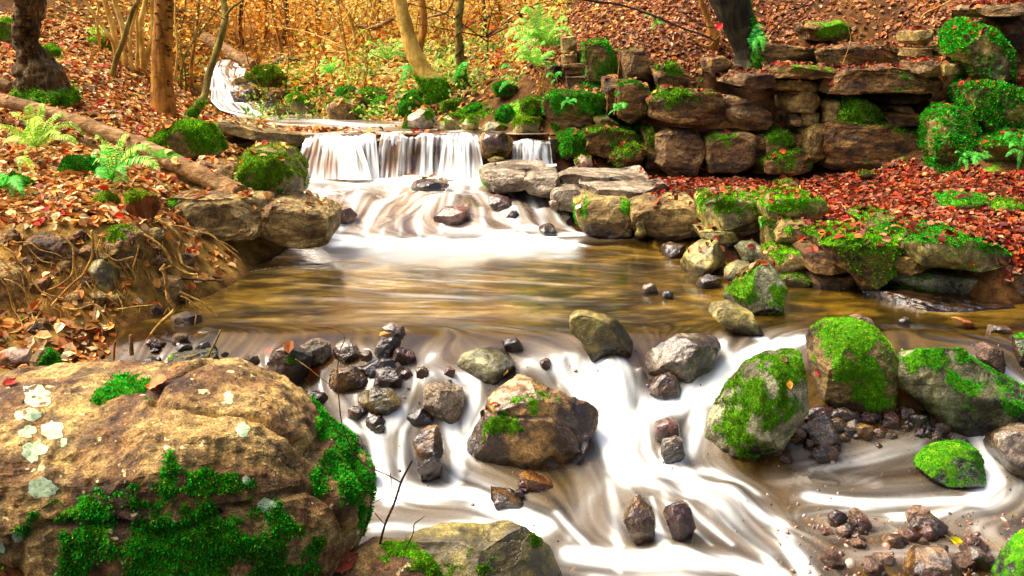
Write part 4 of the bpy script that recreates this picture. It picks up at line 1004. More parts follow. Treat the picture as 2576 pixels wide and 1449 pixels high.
# ------------------------------------------------------------------ rock outcrops: beds of blocks, each block a part
def outcrop(name, label, loc, rows):
    e = empty(name, loc, label, 'rock outcrop')
    for r in rows:
        poly, mat, y = r[0], r[1], r[2]
        kw = dict(k=9.0, T=0.24, front=True, n=6, facets=6, q=(0.93, 0.99), amp=0.04, freq=2.6, strata=0.012, grow=1.07)
        kw.update(r[3] if len(r) > 3 else {})
        rock('stone', poly, mat, y=y, parent=e, **kw)
    return e
def mo(a, n, pal='olive', **k):
    d = dict(moss=a, tuft=n, pal=pal, tsize=0.024)
    d.update(k)
    if a >= .8: d.setdefault('amp', .11); d['facets'] = 5
    return d
outcrop('rock_outcrop', 'stepped sandstone cliff of dark cracked blocks with hanging moss along the right bank', W(2000, 440, 8.6), [
 ([(1658,348),(1690,330),(1757,336),(1779,365),(1777,415),(1752,443),(1690,443),(1655,425)],'cliffgrey',8.50,dict(amp=.05)),
 ([(1782,352),(1810,340),(1880,337),(1903,345),(1903,430),(1875,438),(1790,436),(1780,400)],'cliffgrey',8.46,dict(spots=[(1810,345,40,12,1)])),
 ([(1901,345),(1928,343),(1932,390),(1930,438),(1900,438)],'cliff',8.52,{}),
 ([(1930,350),(1960,330),(1990,333),(2004,370),(1960,390),(1930,398)],'cliffpale',8.50,mo(.3,900,spots=[(1965,340,35,20,1)])),
 ([(2000,345),(2030,338),(2040,372),(2030,392),(1998,385)],'cliff',8.54,{}),
 ([(1930,405),(1960,386),(2020,382),(2045,402),(2048,432),(1990,446),(1938,440)],'cliff',8.36,mo(.75,2600)),
 ([(2037,335),(2060,316),(2086,320),(2088,360),(2084,400),(2060,420),(2040,415),(2030,370)],'cliffpale',8.40,dict(amp=.05)),
 ([(2088,330),(2110,310),(2180,318),(2280,320),(2335,330),(2335,400),(2200,428),(2100,432),(2090,380)],'cliff',8.28,mo(.55,6000)),
 ([(1985,252),(2010,232),(2060,232),(2074,260),(2072,280),(2050,286),(1995,284),(1984,275)],'cliffpale',8.50,{}),
 ([(1990,290),(2016,287),(2018,318),(1994,318)],'cliffgrey',8.50,{}), ([(2020,288),(2070,286),(2066,306),(2045,319),(2022,318)],'cliffpale',8.50,{}),
 ([(1985,228),(2010,222),(2058,222),(2070,232),(2040,238),(1988,240)],'cliff',8.52,{}),
 ([(2080,258),(2116,256),(2119,290),(2109,313),(2083,313)],'cliffpale',8.45,{}),
 ([(2120,285),(2130,258),(2160,250),(2200,262),(2237,290),(2250,312),(2180,318),(2120,312)],'cliff',8.36,mo(.8,3200,spots=[(2170,285,50,25,1)])),
 ([(2235,288),(2300,284),(2345,298),(2335,318),(2250,318)],'cliff',8.34,{}),
 ([(2262,272),(2300,270),(2306,284),(2266,286)],'cliffgrey',8.30,{}),
 ([(1640,258),(1680,228),(1750,235),(1818,240),(1832,290),(1816,317),(1720,314),(1650,302)],'cliff',8.46,mo(.32,1800,spots=[(1700,238,45,22,1)],amp=.05)),
 ([(1820,242),(1870,250),(1950,280),(1978,300),(1940,327),(1850,314),(1815,285)],'cliffgrey',8.52,dict(amp=.06,facets=14)),
 ([(1835,213),(1880,186),(1945,188),(1955,220),(1895,228),(1870,216)],'cliffgrey',8.40,dict(T=.3)),
 ([(1950,212),(1960,203),(2040,205),(2074,215),(2060,228),(1965,228)],'cliffpale',8.50,{}),
 ([(1940,172),(2000,165),(2110,172),(2125,196),(2040,200),(1950,196)],'cliff',8.40,dict(T=.35,amp=.06,spots=[(2040,170,50,15,.8)])),
 ([(2098,238),(2112,205),(2160,180),(2250,172),(2330,178),(2375,200),(2370,235),(2230,236),(2130,240)],'cliff',8.22,dict(T=.4,amp=.07,spots=[(2270,200,60,25,.8)],tuft=1500,pal='olive',tsize=.025)),
 ([(2308,158),(2368,153),(2372,192),(2340,196),(2312,185)],'cliffgrey',8.12,{}), ([(2370,160),(2418,163),(2420,190),(2374,193)],'cliffpale',8.12,{}),
 ([(2310,124),(2356,122),(2358,146),(2312,144)],'cliffpale',8.30,{}), ([(2380,122),(2440,116),(2446,144),(2384,142)],'cliffpale',8.26,mo(.2,300)),
 ([(2308,80),(2350,74),(2354,100),(2332,114),(2308,106)],'cliffpale',8.38,{}),
 ([(2480,20),(2530,8),(2640,10),(2640,42),(2560,42),(2490,36)],'cliffgrey',8.05,dict(T=.4)),
 ([(2520,48),(2640,44),(2640,150),(2540,140)],'cliff',8.45,{}), ([(2500,150),(2600,150),(2640,210),(2560,235),(2510,200)],'cliff',8.3,mo(.5,1200,'emerald')),
 ([(1786,152),(1822,142),(1840,155),(1838,183),(1792,184)],'cliff',8.95,{}), ([(1840,160),(1868,165),(1866,184),(1842,184)],'cliff',8.95,{}),
 ([(2225,235),(2290,240),(2350,238),(2352,262),(2240,262)],'cliff',8.50,{}),
 ([(1625,335),(1652,330),(1662,440),(1630,434)],'cliff',8.62,mo(.6,1500)),
 ([(1860,120),(1960,110),(2060,125),(2070,160),(1960,168),(1870,155)],'cliff',9.0,dict(T=.3,amp=.07)),
 ([(2080,130),(2180,110),(2290,125),(2300,165),(2180,172),(2090,168)],'cliff',8.75,dict(T=.3,amp=.07)),
 ([(2040,60),(2120,50),(2170,90),(2120,112),(2050,100)],'cliff',9.3,dict(T=.3,amp=.07,spots=[(2100,70,50,25,.8)])),
])
outcrop('rock_outcrop', 'crumbling stack of mossy blocks right of the small side waterfall', W(1450, 340, 9.0), [
 ([(1415,97),(1450,92),(1452,135),(1415,133)],'cliffpale',9.75,dict(T=.15)), ([(1417,138),(1450,137),(1452,160),(1418,160)],'cliffpale',9.72,dict(T=.15)),
 ([(1418,163),(1470,160),(1476,190),(1425,192)],'cliff',9.60,dict(T=.15)), ([(1425,195),(1480,194),(1483,226),(1430,229)],'cliff',9.5,dict(T=.15)),
 ([(1470,112),(1530,108),(1552,160),(1552,212),(1480,206),(1470,150)],'cliff',9.45,mo(.9,5200,'emerald')),
 ([(1374,165),(1410,162),(1412,186),(1375,187)],'cliff',9.65,mo(.5,500)),
 ([(1372,255),(1400,236),(1480,232),(1522,240),(1528,290),(1502,324),(1430,332),(1375,302)],'cliff',9.1,mo(.55,6500,'emerald',spots=[(1400,255,50,30,1),(1480,250,60,30,1)],amp=.06)),
 ([(1310,262),(1340,250),(1370,256),(1370,292),(1330,297),(1310,287)],'cliff',9.3,mo(.8,2200)),
 ([(1555,216),(1600,208),(1634,226),(1625,290),(1592,312),(1560,300)],'cliff',8.75,mo(.75,4200,'emerald')),
 ([(1525,200),(1562,205),(1562,292),(1530,292)],'cliff',8.95,{}),
 ([(1410,348),(1440,337),(1475,344),(1480,390),(1450,412),(1415,402)],'cliff',8.75,mo(1.0,5200,'emerald',k=2.6)),
 ([(1478,334),(1520,325),(1590,338),(1627,350),(1600,388),(1520,398),(1480,388)],'cliff',8.72,mo(.75,4200)),
 ([(1540,397),(1560,375),(1600,365),(1627,375),(1622,427),(1560,433),(1538,415)],'cliff',8.55,mo(.85,3600,k=2.6)),
 ([(1500,300),(1530,295),(1560,320),(1545,340),(1505,335)],'cliff',8.95,mo(.6,1200)),
 ([(1565,130),(1620,125),(1650,170),(1640,205),(1580,200)],'cliff',9.15,mo(.3,800)),
 ([(1640,170),(1700,160),(1740,195),(1730,228),(1660,225)],'cliff',9.0,dict(amp=.07,spots=[(1690,170,40,20,.9)],tuft=800,tsize=.025,pal='olive')),
 ([(1380,345),(1412,350),(1414,405),(1386,408)],'dark',8.95,{}),
])
outcrop('rock_outcrop', 'low layered stone ledge edging the leafy bench beside the pool', W(1900, 620, 7.0), [
 ([(1203,446),(1230,436),(1320,440),(1334,482),(1250,489),(1210,472)],'ledge',8.12,dict(T=.34,spots=[(1210,470,14,25,1)])),
 ([(1320,460),(1345,450),(1405,452),(1420,495),(1385,504),(1328,494)],'ledge',7.9,dict(T=.38)),
 ([(1392,492),(1402,482),(1450,480),(1482,500),(1462,542),(1412,532),(1392,512)],'ledge',7.72,dict(T=.34)),
 ([(1410,450),(1450,442),(1560,448),(1640,458),(1640,474),(1480,476),(1420,468)],'ledge',7.95,dict(T=.3)), ([(1460,482),(1520,476),(1640,480),(1700,492),(1690,508),(1500,508)],'ledge',7.55,dict(T=.28)), ([(1230,425),(1300,418),(1380,424),(1400,438),(1300,442),(1240,440)],'ledge',8.4,dict(T=.25)),
 ([(1456,522),(1490,508),(1580,510),(1594,540),(1590,600),(1540,609),(1470,591),(1455,550)],'tan',7.3,dict(T=.36,spots=[(1468,535,20,30,1),(1580,520,22,18,1)],tuft=900,tsize=.022)),
 ([(1600,560),(1622,552),(1628,604),(1604,606)],'olive',7.22,dict(T=.1)),
 ([(1592,524),(1640,508),(1750,512),(1779,540),(1776,590),(1700,613),(1620,606),(1593,592)],'tan',7.2,dict(T=.36,amp=.05)),
 ([(1782,527),(1800,510),(1860,505),(1930,508),(1946,540),(1930,582),(1860,590),(1790,582)],'olive',6.72,mo(.45,5000,'bright',tsize=.02,T=.3,spots=[(1850,515,70,20,1)])),
 ([(1768,592),(1800,585),(1850,588),(1862,613),(1780,614)],'olive',6.68,{}),
 ([(1932,524),(1960,505),(2010,502),(2080,512),(2096,540),(2060,562),(1960,567),(1935,552)],'olive',6.5,mo(.6,5600,'bright',tsize=.02,T=.3,spots=[(2000,512,80,22,1)])),
 ([(1935,567),(1962,562),(1966,600),(1962,652),(1942,642)],'olive',6.4,mo(.5,700,'olive',T=.15)),
 ([(1967,592),(1990,571),(2050,570),(2077,585),(2062,616),(2000,626),(1968,616)],'tan',6.25,mo(.2,900,'bright',tsize=.018,spots=[(1985,580,25,14,1)])),
 ([(1948,652),(1970,641),(2030,645),(2044,670),(2020,693),(1960,692)],'tan',6.05,mo(.5,2200,'bright',tsize=.018,T=.2)),
 ([(1962,707),(1990,696),(2035,700),(2041,735),(2010,751),(1965,746)],'olive',5.98,mo(.5,900,'olive',tsize=.016,T=.16)),
 ([(2046,650),(2060,640),(2130,636),(2165,655),(2160,690),(2100,700),(2050,690)],'cliff',5.85,dict(amp=.06,facets=14,T=.3)),
 ([(2040,700),(2100,700),(2170,705),(2190,735),(2160,745),(2060,742)],'cliffgrey',5.9,dict(T=.3)),
 ([(2090,628),(2150,606),(2250,606),(2280,640),(2262,690),(2255,742),(2200,748),(2160,700),(2110,660)],'cliff',5.72,mo(.8,9000,'bright',tsize=.018,T=.3)),
 ([(2230,660),(2300,650),(2370,665),(2380,690),(2300,698),(2240,690)],'cliffpale',5.7,dict(T=.3,amp=.06)),
 ([(2262,635),(2310,608),(2450,608),(2545,636),(2580,672),(2480,690),(2370,680),(2280,660)],'olive',5.6,mo(.75,11000,'emerald',tsize=.018,T=.34)),
 ([(2235,712),(2300,695),(2480,702),(2545,728),(2500,777),(2400,770),(2290,748)],'green',5.72,dict(T=.3,amp=.04,spots=[(2300,720,50,30,.9),(2480,760,60,15,.7)])),
 ([(2545,706),(2600,694),(2660,720),(2660,792),(2565,782)],'cliffgrey',5.62,{}),
 ([(2175,780),(2300,768),(2560,782),(2640,800),(2620,842),(2400,832),(2250,803)],'dark',5.42,dict(T=.22,k=4)),
 ([(2180,560),(2230,550),(2300,560),(2310,585),(2200,590)],'tan',6.35,mo(.5,900,'olive',tsize=.018)),
 ([(2390,535),(2420,510),(2490,508),(2520,540),(2500,562),(2410,562)],'olive',6.5,mo(.9,3600,'emerald',tsize=.02)),
 ([(2505,520),(2540,514),(2620,525),(2620,578),(2510,572)],'olive',6.4,mo(.7,1800,'olive',tsize=.02)),
])
outcrop('rock_outcrop', 'pair of big tan slabs jutting from the left bank over the pool', W(600, 640, 6.6), [
 ([(396,520),(425,505),(560,503),(640,513),(649,560),(641,606),(560,611),(470,600),(420,575)],'tan',6.45,dict(T=.4,amp=.04,crack=.02,spots=[(425,510,30,12,1)])),
 ([(647,524),(700,520),(790,543),(816,560),(813,610),(800,631),(750,638),(680,625),(649,606)],'tan',6.5,dict(T=.34,amp=.06,facets=12)),
 ([(400,582),(450,592),(540,612),(560,640),(520,656),(440,632)],'cliff',6.6,{}),
])
outcrop('rock_outcrop', 'brown flat rock ledge left of the top of the waterfall', W(640, 400, 8.9), [
 ([(535,318),(560,306),(640,330),(700,340),(765,352),(764,368),(690,364),(600,350),(540,338)],'tan',8.72,dict(T=.30,k=6,amp=.03)),
 ([(555,368),(640,362),(730,376),(728,396),(640,398),(560,394)],'cliff',8.82,{}),
 ([(690,398),(760,400),(762,432),(700,428)],'red',8.85,{}), ([(620,398),(690,398),(690,425),(630,420)],'cliff',8.9,{}),
])
outcrop('rock_outcrop', 'dark wet rock step behind the falling water', W(1050, 440, 9.1), [
 ([(748,344),(950,344),(952,442),(742,442)],'dark',9.06,dict(k=8)), ([(945,346),(1065,346),(1065,442),(945,442)],'dark',9.03,dict(k=8)),
 ([(1060,344),(1225,344),(1225,442),(1060,442)],'dark',9.06,dict(k=8)), ([(1270,358),(1400,360),(1405,425),(1270,425)],'dark',9.03,dict(k=8)),
 ([(1200,402),(1290,402),(1290,430),(1200,430)],'dark',9.0,{}),
])
rock('boulder', [(1184,344),(1215,332),(1265,332),(1290,346),(1288,372),(1275,395),(1215,398),(1195,372)], 'brown', 'wet brown boulder splitting the main waterfall from the small one', T=.16, y=8.88, n=5, k=3, facets=10)
rock('boulder', [(1226,402),(1245,392),(1268,396),(1270,407),(1235,409)], 'olive', 'small olive stone below the boulder that splits the waterfall', T=.07, y=8.8, n=4, facets=6, moss=.3)
rock('boulder', [(985,478),(1000,462),(1050,452),(1120,457),(1168,476),(1120,487),(1040,487)], 'grey', 'flat shining rock in the foam below the waterfall', T=.2, y=8.3, n=5, facets=14)
rock('boulder', [(1270,545),(1275,530),(1300,530),(1310,550),(1300,562),(1280,560)], 'dark', 'small black rock in the cascade near the right ledge', T=.07, y=7.7, n=4, facets=10)
rock('boulder', [(1378,500),(1395,498),(1410,515),(1400,530),(1385,525)], 'dark', 'small black rock at the foot of the right ledge', T=.06, y=7.7, n=4, facets=10)
# left bank stones
rock('boulder', [(528,408),(580,392),(640,390),(690,402),(722,435),(729,480),(726,512),(650,514),(600,494),(550,440)], 'olive', 'thick slab with green moss draped over its top above the jutting slabs', T=.42, y=6.85, n=6, k=4, front=True, facets=6, amp=.03, moss=.5, spots=[(640,425,110,45,1.1)], tuft=11000, tsize=.02, pal='yellow')
rock('boulder', [(440,420),(500,400),(590,408),(620,440),(600,490),(500,462)], 'cliff', 'brown block in shade under the fallen log', T=.2, y=7.0, n=5, facets=8)
rock('boulder', [(376,352),(420,325),(480,296),(520,308),(545,345),(560,378),(540,394),(470,396),(420,374)], 'olive', 'rounded hump of bright green moss behind the fallen log', T=.3, y=7.9, n=6, facets=3, amp=.03, moss=1.0, tuft=14000, tsize=.022, pal='bright')
rock('boulder', [(212,700),(222,655),(250,643),(280,660),(298,710),(296,762),(262,774),(225,742)], 'olive', 'tall yellowish stone set in the eroded bank among roots', T=.12, y=yground(255, 705) - .03, n=5, facets=8)
rock('boulder', [(-60,660),(0,672),(30,690),(52,730),(54,800),(20,827),(-60,830)], 'gold', 'golden boulder cut by the left edge under the bank', T=.2, y=yground(5, 744) - .03, n=5, facets=10)
rock('boulder', [(82,745),(80,715),(100,690),(118,700),(122,730),(116,756),(95,758)], 'gold', 'small golden stone behind the roots at left', T=.08, y=yground(101, 727) - .03, n=4, facets=8)
rock('boulder', [(368,750),(384,712),(410,694),(446,705),(458,727),(450,757),(410,769),(378,764)], 'gold', 'orange-brown stone with a pale root over it', T=.12, y=yground(413, 734) - .03, n=5, facets=10)
rock('boulder', [(488,780),(508,757),(540,758),(568,782),(562,800),(510,796)], 'olive', 'mossy stone at the tip of the roots in the pool', T=.1, y=yground(529, 778) - .03, n=5, facets=8, moss=.3)
rock('boulder', [(420,800),(450,788),(500,792),(505,812),(450,822)], 'tan', 'low flat stone at the water beside the roots', T=.08, y=5.2, n=4, facets=6)
rock('boulder', [(480,838),(510,828),(550,832),(552,846),(500,852)], 'olive', 'submerged flat olive stone in the near left pool', T=.07, y=5.02, n=4, facets=5)
rock('boulder', [(60,600),(110,585),(180,600),(210,640),(180,690),(110,670)], 'cliff', 'clod of brown earth and stone in the undercut bank', T=.15, y=yground(141, 630) - .03, n=5, facets=5, amp=.08)
rock('boulder', [(250,580),(310,565),(350,590),(345,640),(300,660),(255,640)], 'gold', 'mossy ochre lump of bank between the roots', T=.15, y=yground(301, 612) - .03, n=5, facets=5, amp=.08, spots=[(280,580,40,20,.9)], tuft=900, tsize=.018, pal='yellow')
for poly, lab, pal, n_, y_ in [
   ([(148,450),(175,395),(222,400),(262,452),(240,478),(170,474)], 'cushion of emerald moss among the ferns on the left bank', 'emerald', 5000, 6.8),
   ([(-30,455),(25,440),(70,460),(102,516),(60,524),(-30,516)], 'cushion of feathery moss at the left edge of the bank', 'emerald', 4500, 6.2),
   ([(204,335),(240,320),(262,338),(270,374),(236,364)], 'small patch of bright moss behind the log', 'bright', 2000, 7.7),
   ([(60,240),(105,205),(150,212),(192,244),(186,254),(100,250)], 'moss spread round the foot of the gnarled tree', 'bright', 4000, 8.7),
   ([(-20,60),(20,45),(50,75),(52,105),(10,110),(-20,100)], 'moss patch on the slope left of the gnarled tree', 'bright', 1800, 10.5),
   ([(95,130),(120,112),(145,125),(143,142),(105,143)], 'small moss patch right of the gnarled tree', 'bright', 1200, 9.6),
   ([(210,110),(230,85),(270,100),(290,130),(260,140),(225,132)], 'mossy hump high on the left slope', 'yellow', 2200, 11.0)]:
    rock('moss_cushion', poly, 'olive', lab, 'moss', T=.16, y=y_, n=5, facets=2, amp=.07, moss=1.0, tuft=n_, tsize=.022, pal=pal)
# far side of the stream
far = [
 ([(825,272),(840,255),(865,250),(900,265),(924,300),(880,306),(830,300)],'gold','golden boulder with moss on its right shoulder beyond the falls',10.7,dict(spots=[(905,275,22,15,1),(860,252,30,8,.8)],tuft=700,pal='bright')),
 ([(1011,320),(1030,290),(1060,272),(1080,276),(1104,305),(1085,324),(1040,332),(1013,331)],'pale','pale flat-faced boulder framed by moss at the stream edge',9.7,dict(spots=[(1085,290,16,22,1),(1030,325,20,10,1),(1018,305,10,16,1)],tuft=1200,pal='olive')),
 ([(1084,326),(1105,303),(1140,302),(1162,325),(1130,333)],'olive','rounded olive boulder right of the pale flat-faced one',9.55,mo(.3,300,tsize=.02)),
 ([(1153,332),(1168,300),(1185,286),(1201,300),(1205,332)],'olive','pointed boulder with a bright moss cap at the stream edge',9.5,dict(spots=[(1185,294,16,14,1)],tuft=700,pal='bright')),
 ([(1200,320),(1230,306),(1270,310),(1285,328),(1250,336),(1205,333)],'olive','long low mossy boulder above the gap in the falls',9.5,mo(.45,900,tsize=.02)),
 ([(1292,330),(1300,300),(1322,291),(1365,298),(1378,322),(1345,347),(1305,344)],'olive','big green-topped boulder above the small side waterfall',9.25,mo(.3,1500,'yellow',spots=[(1325,300,40,14,1)])),
 ([(1245,290),(1262,268),(1285,270),(1302,300),(1290,322),(1252,312)],'olive','shaggy emerald moss boulder behind the low one',9.7,mo(1,3500,'emerald')),
 ([(715,265),(720,242),(745,231),(772,245),(792,275),(780,290),(725,288)],'olive','boulder with a vivid green moss cap by the upper stream',11.35,dict(spots=[(750,242,40,18,1.1)],tuft=3000,pal='bright')),
 ([(666,287),(680,269),(700,262),(718,276),(722,290)],'tan','small tan boulder left of the moss-capped one',11.3,{}),
 ([(645,285),(658,262),(690,246),(703,260),(680,285)],'dark','dark wedge of rock beside the upper stream',11.45,{}),
 ([(618,195),(648,166),(690,163),(718,195),(702,222),(660,220)],'olive','mossy hummock on the far bank by the upper cascade',12.4,mo(1,5000,'yellow')),
 ([(572,243),(590,227),(640,220),(670,236),(640,254),(590,258)],'grey','smooth wet rock inside the upper cascade',12.1,{}),
 ([(562,213),(590,196),(620,190),(632,205),(600,215)],'tan','small tan rock above the smooth wet one in the upper cascade',12.8,{}),
 ([(925,303),(932,272),(972,268),(992,300),(960,306)],'olive','mossy stone under the far bank, left of the fern',10.9,mo(.9,1800)),
 ([(1003,292),(1008,245),(1045,230),(1060,262),(1045,292)],'olive','tall emerald moss stone under the far bank',10.7,mo(1,3200,'emerald')),
 ([(1108,285),(1113,256),(1136,254),(1142,278),(1128,288)],'olive','narrow mossy stone below the ivy-wrapped tree',10.5,mo(.9,1200,'bright')),
 ([(1168,290),(1178,263),(1208,261),(1218,286),(1195,292)],'olive','shaggy dark mossy stone in the middle of the far bank',10.3,mo(.95,1800,'emerald')),
 ([(1215,285),(1225,268),(1245,268),(1248,290)],'cliff','bare brown stone in the far bank',10.2,{}),
 ([(1050,292),(1062,268),(1092,272),(1100,296)],'cliff','brown stone in shade under the curved tree',10.55,mo(.4,500)),
 ([(850,250),(880,235),(930,240),(945,262),(900,268)],'cliff','earthy block in the far bank with trailing ivy',11.3,mo(.3,600,'yellow')),
 ([(1240,215),(1270,205),(1300,220),(1298,245),(1250,243)],'cliff','dark mossy block beneath the ferns',10.2,mo(.8,2000,'emerald')),
 ([(660,240),(690,225),(735,228),(730,245),(680,250)],'cliff','dark rock under the mossy hummock',11.8,{}),
 ([(1108,300),(1125,288),(1160,291),(1160,304),(1115,306)],'olive','flat mossy stone behind the olive boulder',9.75,mo(.6,600)),
 ([(670,150),(700,138),(750,145),(760,165),(700,168)],'cliff','dark boulder on the far slope above the cascade',14.0,{}),
]
for poly, mat, lab, y_, kw in far:
    d = dict(T=None, n=5, facets=8, k=3.2)
    d.update(kw)
    rock('boulder', poly, mat, lab, y=y_, **d)
for poly, mat, lab, y_ in [
   ([(1445,408),(1460,390),(1485,395),(1493,415),(1475,429),(1450,422)],'pink','reddish-brown round stone on the leaves by the side waterfall',8.5),
   ([(1938,482),(1950,458),(1975,450),(2003,458),(2005,482),(1960,492)],'olive','small moss-topped stone alone on the red leaf litter',7.9),
   ([(2160,435),(2180,430),(2195,436),(2192,447),(2165,447)],'olive','tiny mossy stone near the foot of the cliff on the leaf litter',8.0)]:
    rock('boulder', poly, mat, lab, y=y_, n=5, facets=6, moss=.45, tuft=500, tsize=.02, pal='yellow')
# moss curtains at the right
for poly, lab, y_, n_ in [
   ([(2370,95),(2420,55),(2480,70),(2520,130),(2530,210),(2480,235),(2430,190)],'sweep of emerald moss below the dark overhang at upper right',8.0,9000),
   ([(2410,215),(2500,200),(2576,240),(2590,330),(2500,345),(2430,290)],'thick shaggy moss bank at the right edge with orange leaves on it',7.8,9000),
   ([(2335,300),(2370,265),(2430,280),(2450,350),(2430,420),(2370,440),(2335,370)],'moss-covered shoulder beside the red leaf drift',7.85,8000),
   ([(2455,360),(2530,325),(2640,340),(2640,430),(2540,448),(2460,420)],'deep green moss mound above the leaf litter at the right edge',7.5,8000)]:
    rock('moss_cushion', poly, 'olive', lab, 'moss', T=.35, y=y_, n=6, facets=3, k=2.6, amp=.09, moss=.95, tuft=n_, tsize=.032, pal='emerald')
# rotten stumps
rock('stump', [(312,492),(340,478),(385,488),(394,520),(382,560),(362,592),(338,575),(330,530)], 'rot', 'rotten orange stump with moss on top beside the tan slab', 'stump', T=.12, y=5.95, n=5, k=3.5, facets=8, amp=.09, spots=[(350,488,45,14,1.1)], tuft=2500, tsize=.018, pal='yellow')
rock('stump', [(228,528),(245,498),(262,477),(288,492),(296,515),(262,530)], 'rot', 'small mossy root stump on the leaves left of the orange one', 'stump', T=.1, y=5.95, n=5, facets=8, amp=.09, spots=[(255,500,30,25,1)], tuft=1200, tsize=.018, pal='yellow')

# ------------------------------------------------------------------ trees, log, roots, twigs
def spline(pts, n):
    """Catmull-Rom through points (k, d)"""
    P = np.asarray(pts, float)
    P = np.vstack([2 * P[0] - P[1], P, 2 * P[-1] - P[-2]])
    k = np.linspace(0, len(P) - 3 - 1e-6, n)
    i = k.astype(int); t = (k - i)[:, None]
    a, b, c, d = P[i], P[i + 1], P[i + 2], P[i + 3]
    return 0.5 * (2 * b + (c - a) * t + (2 * a - 5 * b + 4 * c - d) * t ** 2 + (3 * b - a - 3 * c + d) * t ** 3)

def tube(path, rad, sides=8, seed=0, rough=0.0, freq=(3, 12), cap=True):
    path = np.asarray(path, float); n = len(path)
    rad = np.interp(np.linspace(0, 1, n), np.linspace(0, 1, len(rad)), rad)
    T = np.gradient(path, axis=0)
    T /= np.linalg.norm(T, axis=1, keepdims=True) + 1e-9
    ref = np.array([0.0, 1.0, 0.0]) if abs(T[:, 1]).mean() < 0.8 else np.array([1.0, 0, 0])
    A = np.cross(T, ref); A /= np.linalg.norm(A, axis=1, keepdims=True) + 1e-9
    B = np.cross(T, A)
    th = np.linspace(0, 2 * math.pi, sides, endpoint=False)
    c, s = np.cos(th), np.sin(th)
    D = A[:, None] * c[None, :, None] + B[:, None] * s[None, :, None]
    R = np.repeat(rad[:, None], sides, 1)
    if rough > 0:
        ln = np.concatenate([[0], np.cumsum(np.linalg.norm(np.diff(path, axis=0), axis=1))])
        q = np.stack([np.repeat((c * freq[0])[None], n, 0), np.repeat((s * freq[0])[None], n, 0), np.repeat(ln[:, None] * freq[1], sides, 1) + seed], -1)
        R = R * (1 + rough * fbm(q, 3, seed))
    V = (path[:, None] + D * R[..., None]).reshape(-1, 3)
    i = np.arange(n - 1)[:, None] * sides + np.arange(sides)[None]
    j = np.arange(n - 1)[:, None] * sides + (np.arange(sides)[None] + 1) % sides
    Fq = np.stack([i, j, j + sides, i + sides], -1).reshape(-1, 4)
    Ft = np.zeros((0, 3), int)
    if cap:
        V = np.vstack([V, path[0], path[-1]])
        m = n * sides
        k = np.arange(sides); k2 = (k + 1) % sides
        Ft = np.vstack([np.stack([k2, k, np.full(sides, m)], 1), np.stack([(n - 1) * sides + k, (n - 1) * sides + k2, np.full(sides, m + 1)], 1)])
    return V, Fq, Ft

def join(parts):
    """[(V, Fq, Ft)...] -> V, [Fq, Ft]"""
    Vs, Q, T, o = [], [], [], 0
    for V, q, t in parts:
        Vs.append(V)
        if len(q): Q.append(q + o)
        if len(t): T.append(t + o)
        o += len(V)
    return np.vstack(Vs), [np.vstack(Q) if Q else np.zeros((0, 4), int), np.vstack(T) if T else np.zeros((0, 3), int)]

def pw(pts, y):
    """picture points with one distance, or a distance for either end"""
    n = len(pts)
    yy = np.linspace(y[0], y[1], n) if isinstance(y, (tuple, list)) else [y] * n
    return np.array([W(p[0], p[1], (p[2] if len(p) > 2 else q)) for p, q in zip(pts, yy)])

def px(w, y): return 0.5 * w / F * y

def bark_moss(V, base, h=0.35, amt=1.0, side=None):
    m = amt * sstep(h, 0, V[:, 2] - base)
    if side is not None: m = np.maximum(m, side * sstep(0, .7, (V - V.mean(0)) @ np.array([1.0, 0, 0]) / (np.ptp(V[:, 0]) + 1e-6) * 2))
    return np.clip(m, 0, 1)

def tree(name, label, pts, y, widths, mat, sides=18, seg=60, rough=0.12, freq=(2, 9), moss=0.0, mh=.4, side=None, branches=(), cat='tree', group=None, seed=1, root=True):
    P = spline(pw(pts, y), seg)
    if root: P = np.vstack([P[0] - np.array([0, 0, 0.25]), P])
    y0 = y[0] if isinstance(y, (tuple, list)) else y
    e = empty(name, P[0], label, cat, group)
    V, q, t = tube(P, [px(w, y0) for w in widths], sides, seed, rough, freq)
    bm_ = bark_moss(V, P[1][2], mh, moss, side)
    mk('trunk', V, [q, t], M[mat], e, attrs={'moss': bm_})
    if moss >= .3:
        bt = np.clip(bm_ * 1.1 + .5 * fbm(V * 7, 3, seed) - .05, 0, 1)
        tufts(V, np.vstack([q[:, :3], q[:, [0, 2, 3]]]), bt, 3500 if moss > .85 else 1500, .028, e, 'emerald' if side is not None else 'bright', .2, seed)
    for br in branches:
        bp, bw = br[0], br[1]
        b = spline(pw(bp, br[2] if len(br) > 2 else y0), 16)
        V, q, t = tube(b, [px(bw, y0), px(bw * 0.4, y0)], 6, seed + 5, 0.1)
        mk('branch', V, [q, t], M[mat], e, attrs={'moss': np.zeros(len(V))})
    return e

T1 = tree('tree', 'straight orange-brown tree trunk with rough scars left of the stream', [(414,292),(408,210),(407,140),(411,60),(412,0),(412,-140)], 9.5, [62,52,49,46,44,42], 'bark_orange', 26, 120, 0.10, (2.5, 7), moss=.2, mh=.12, seed=3)
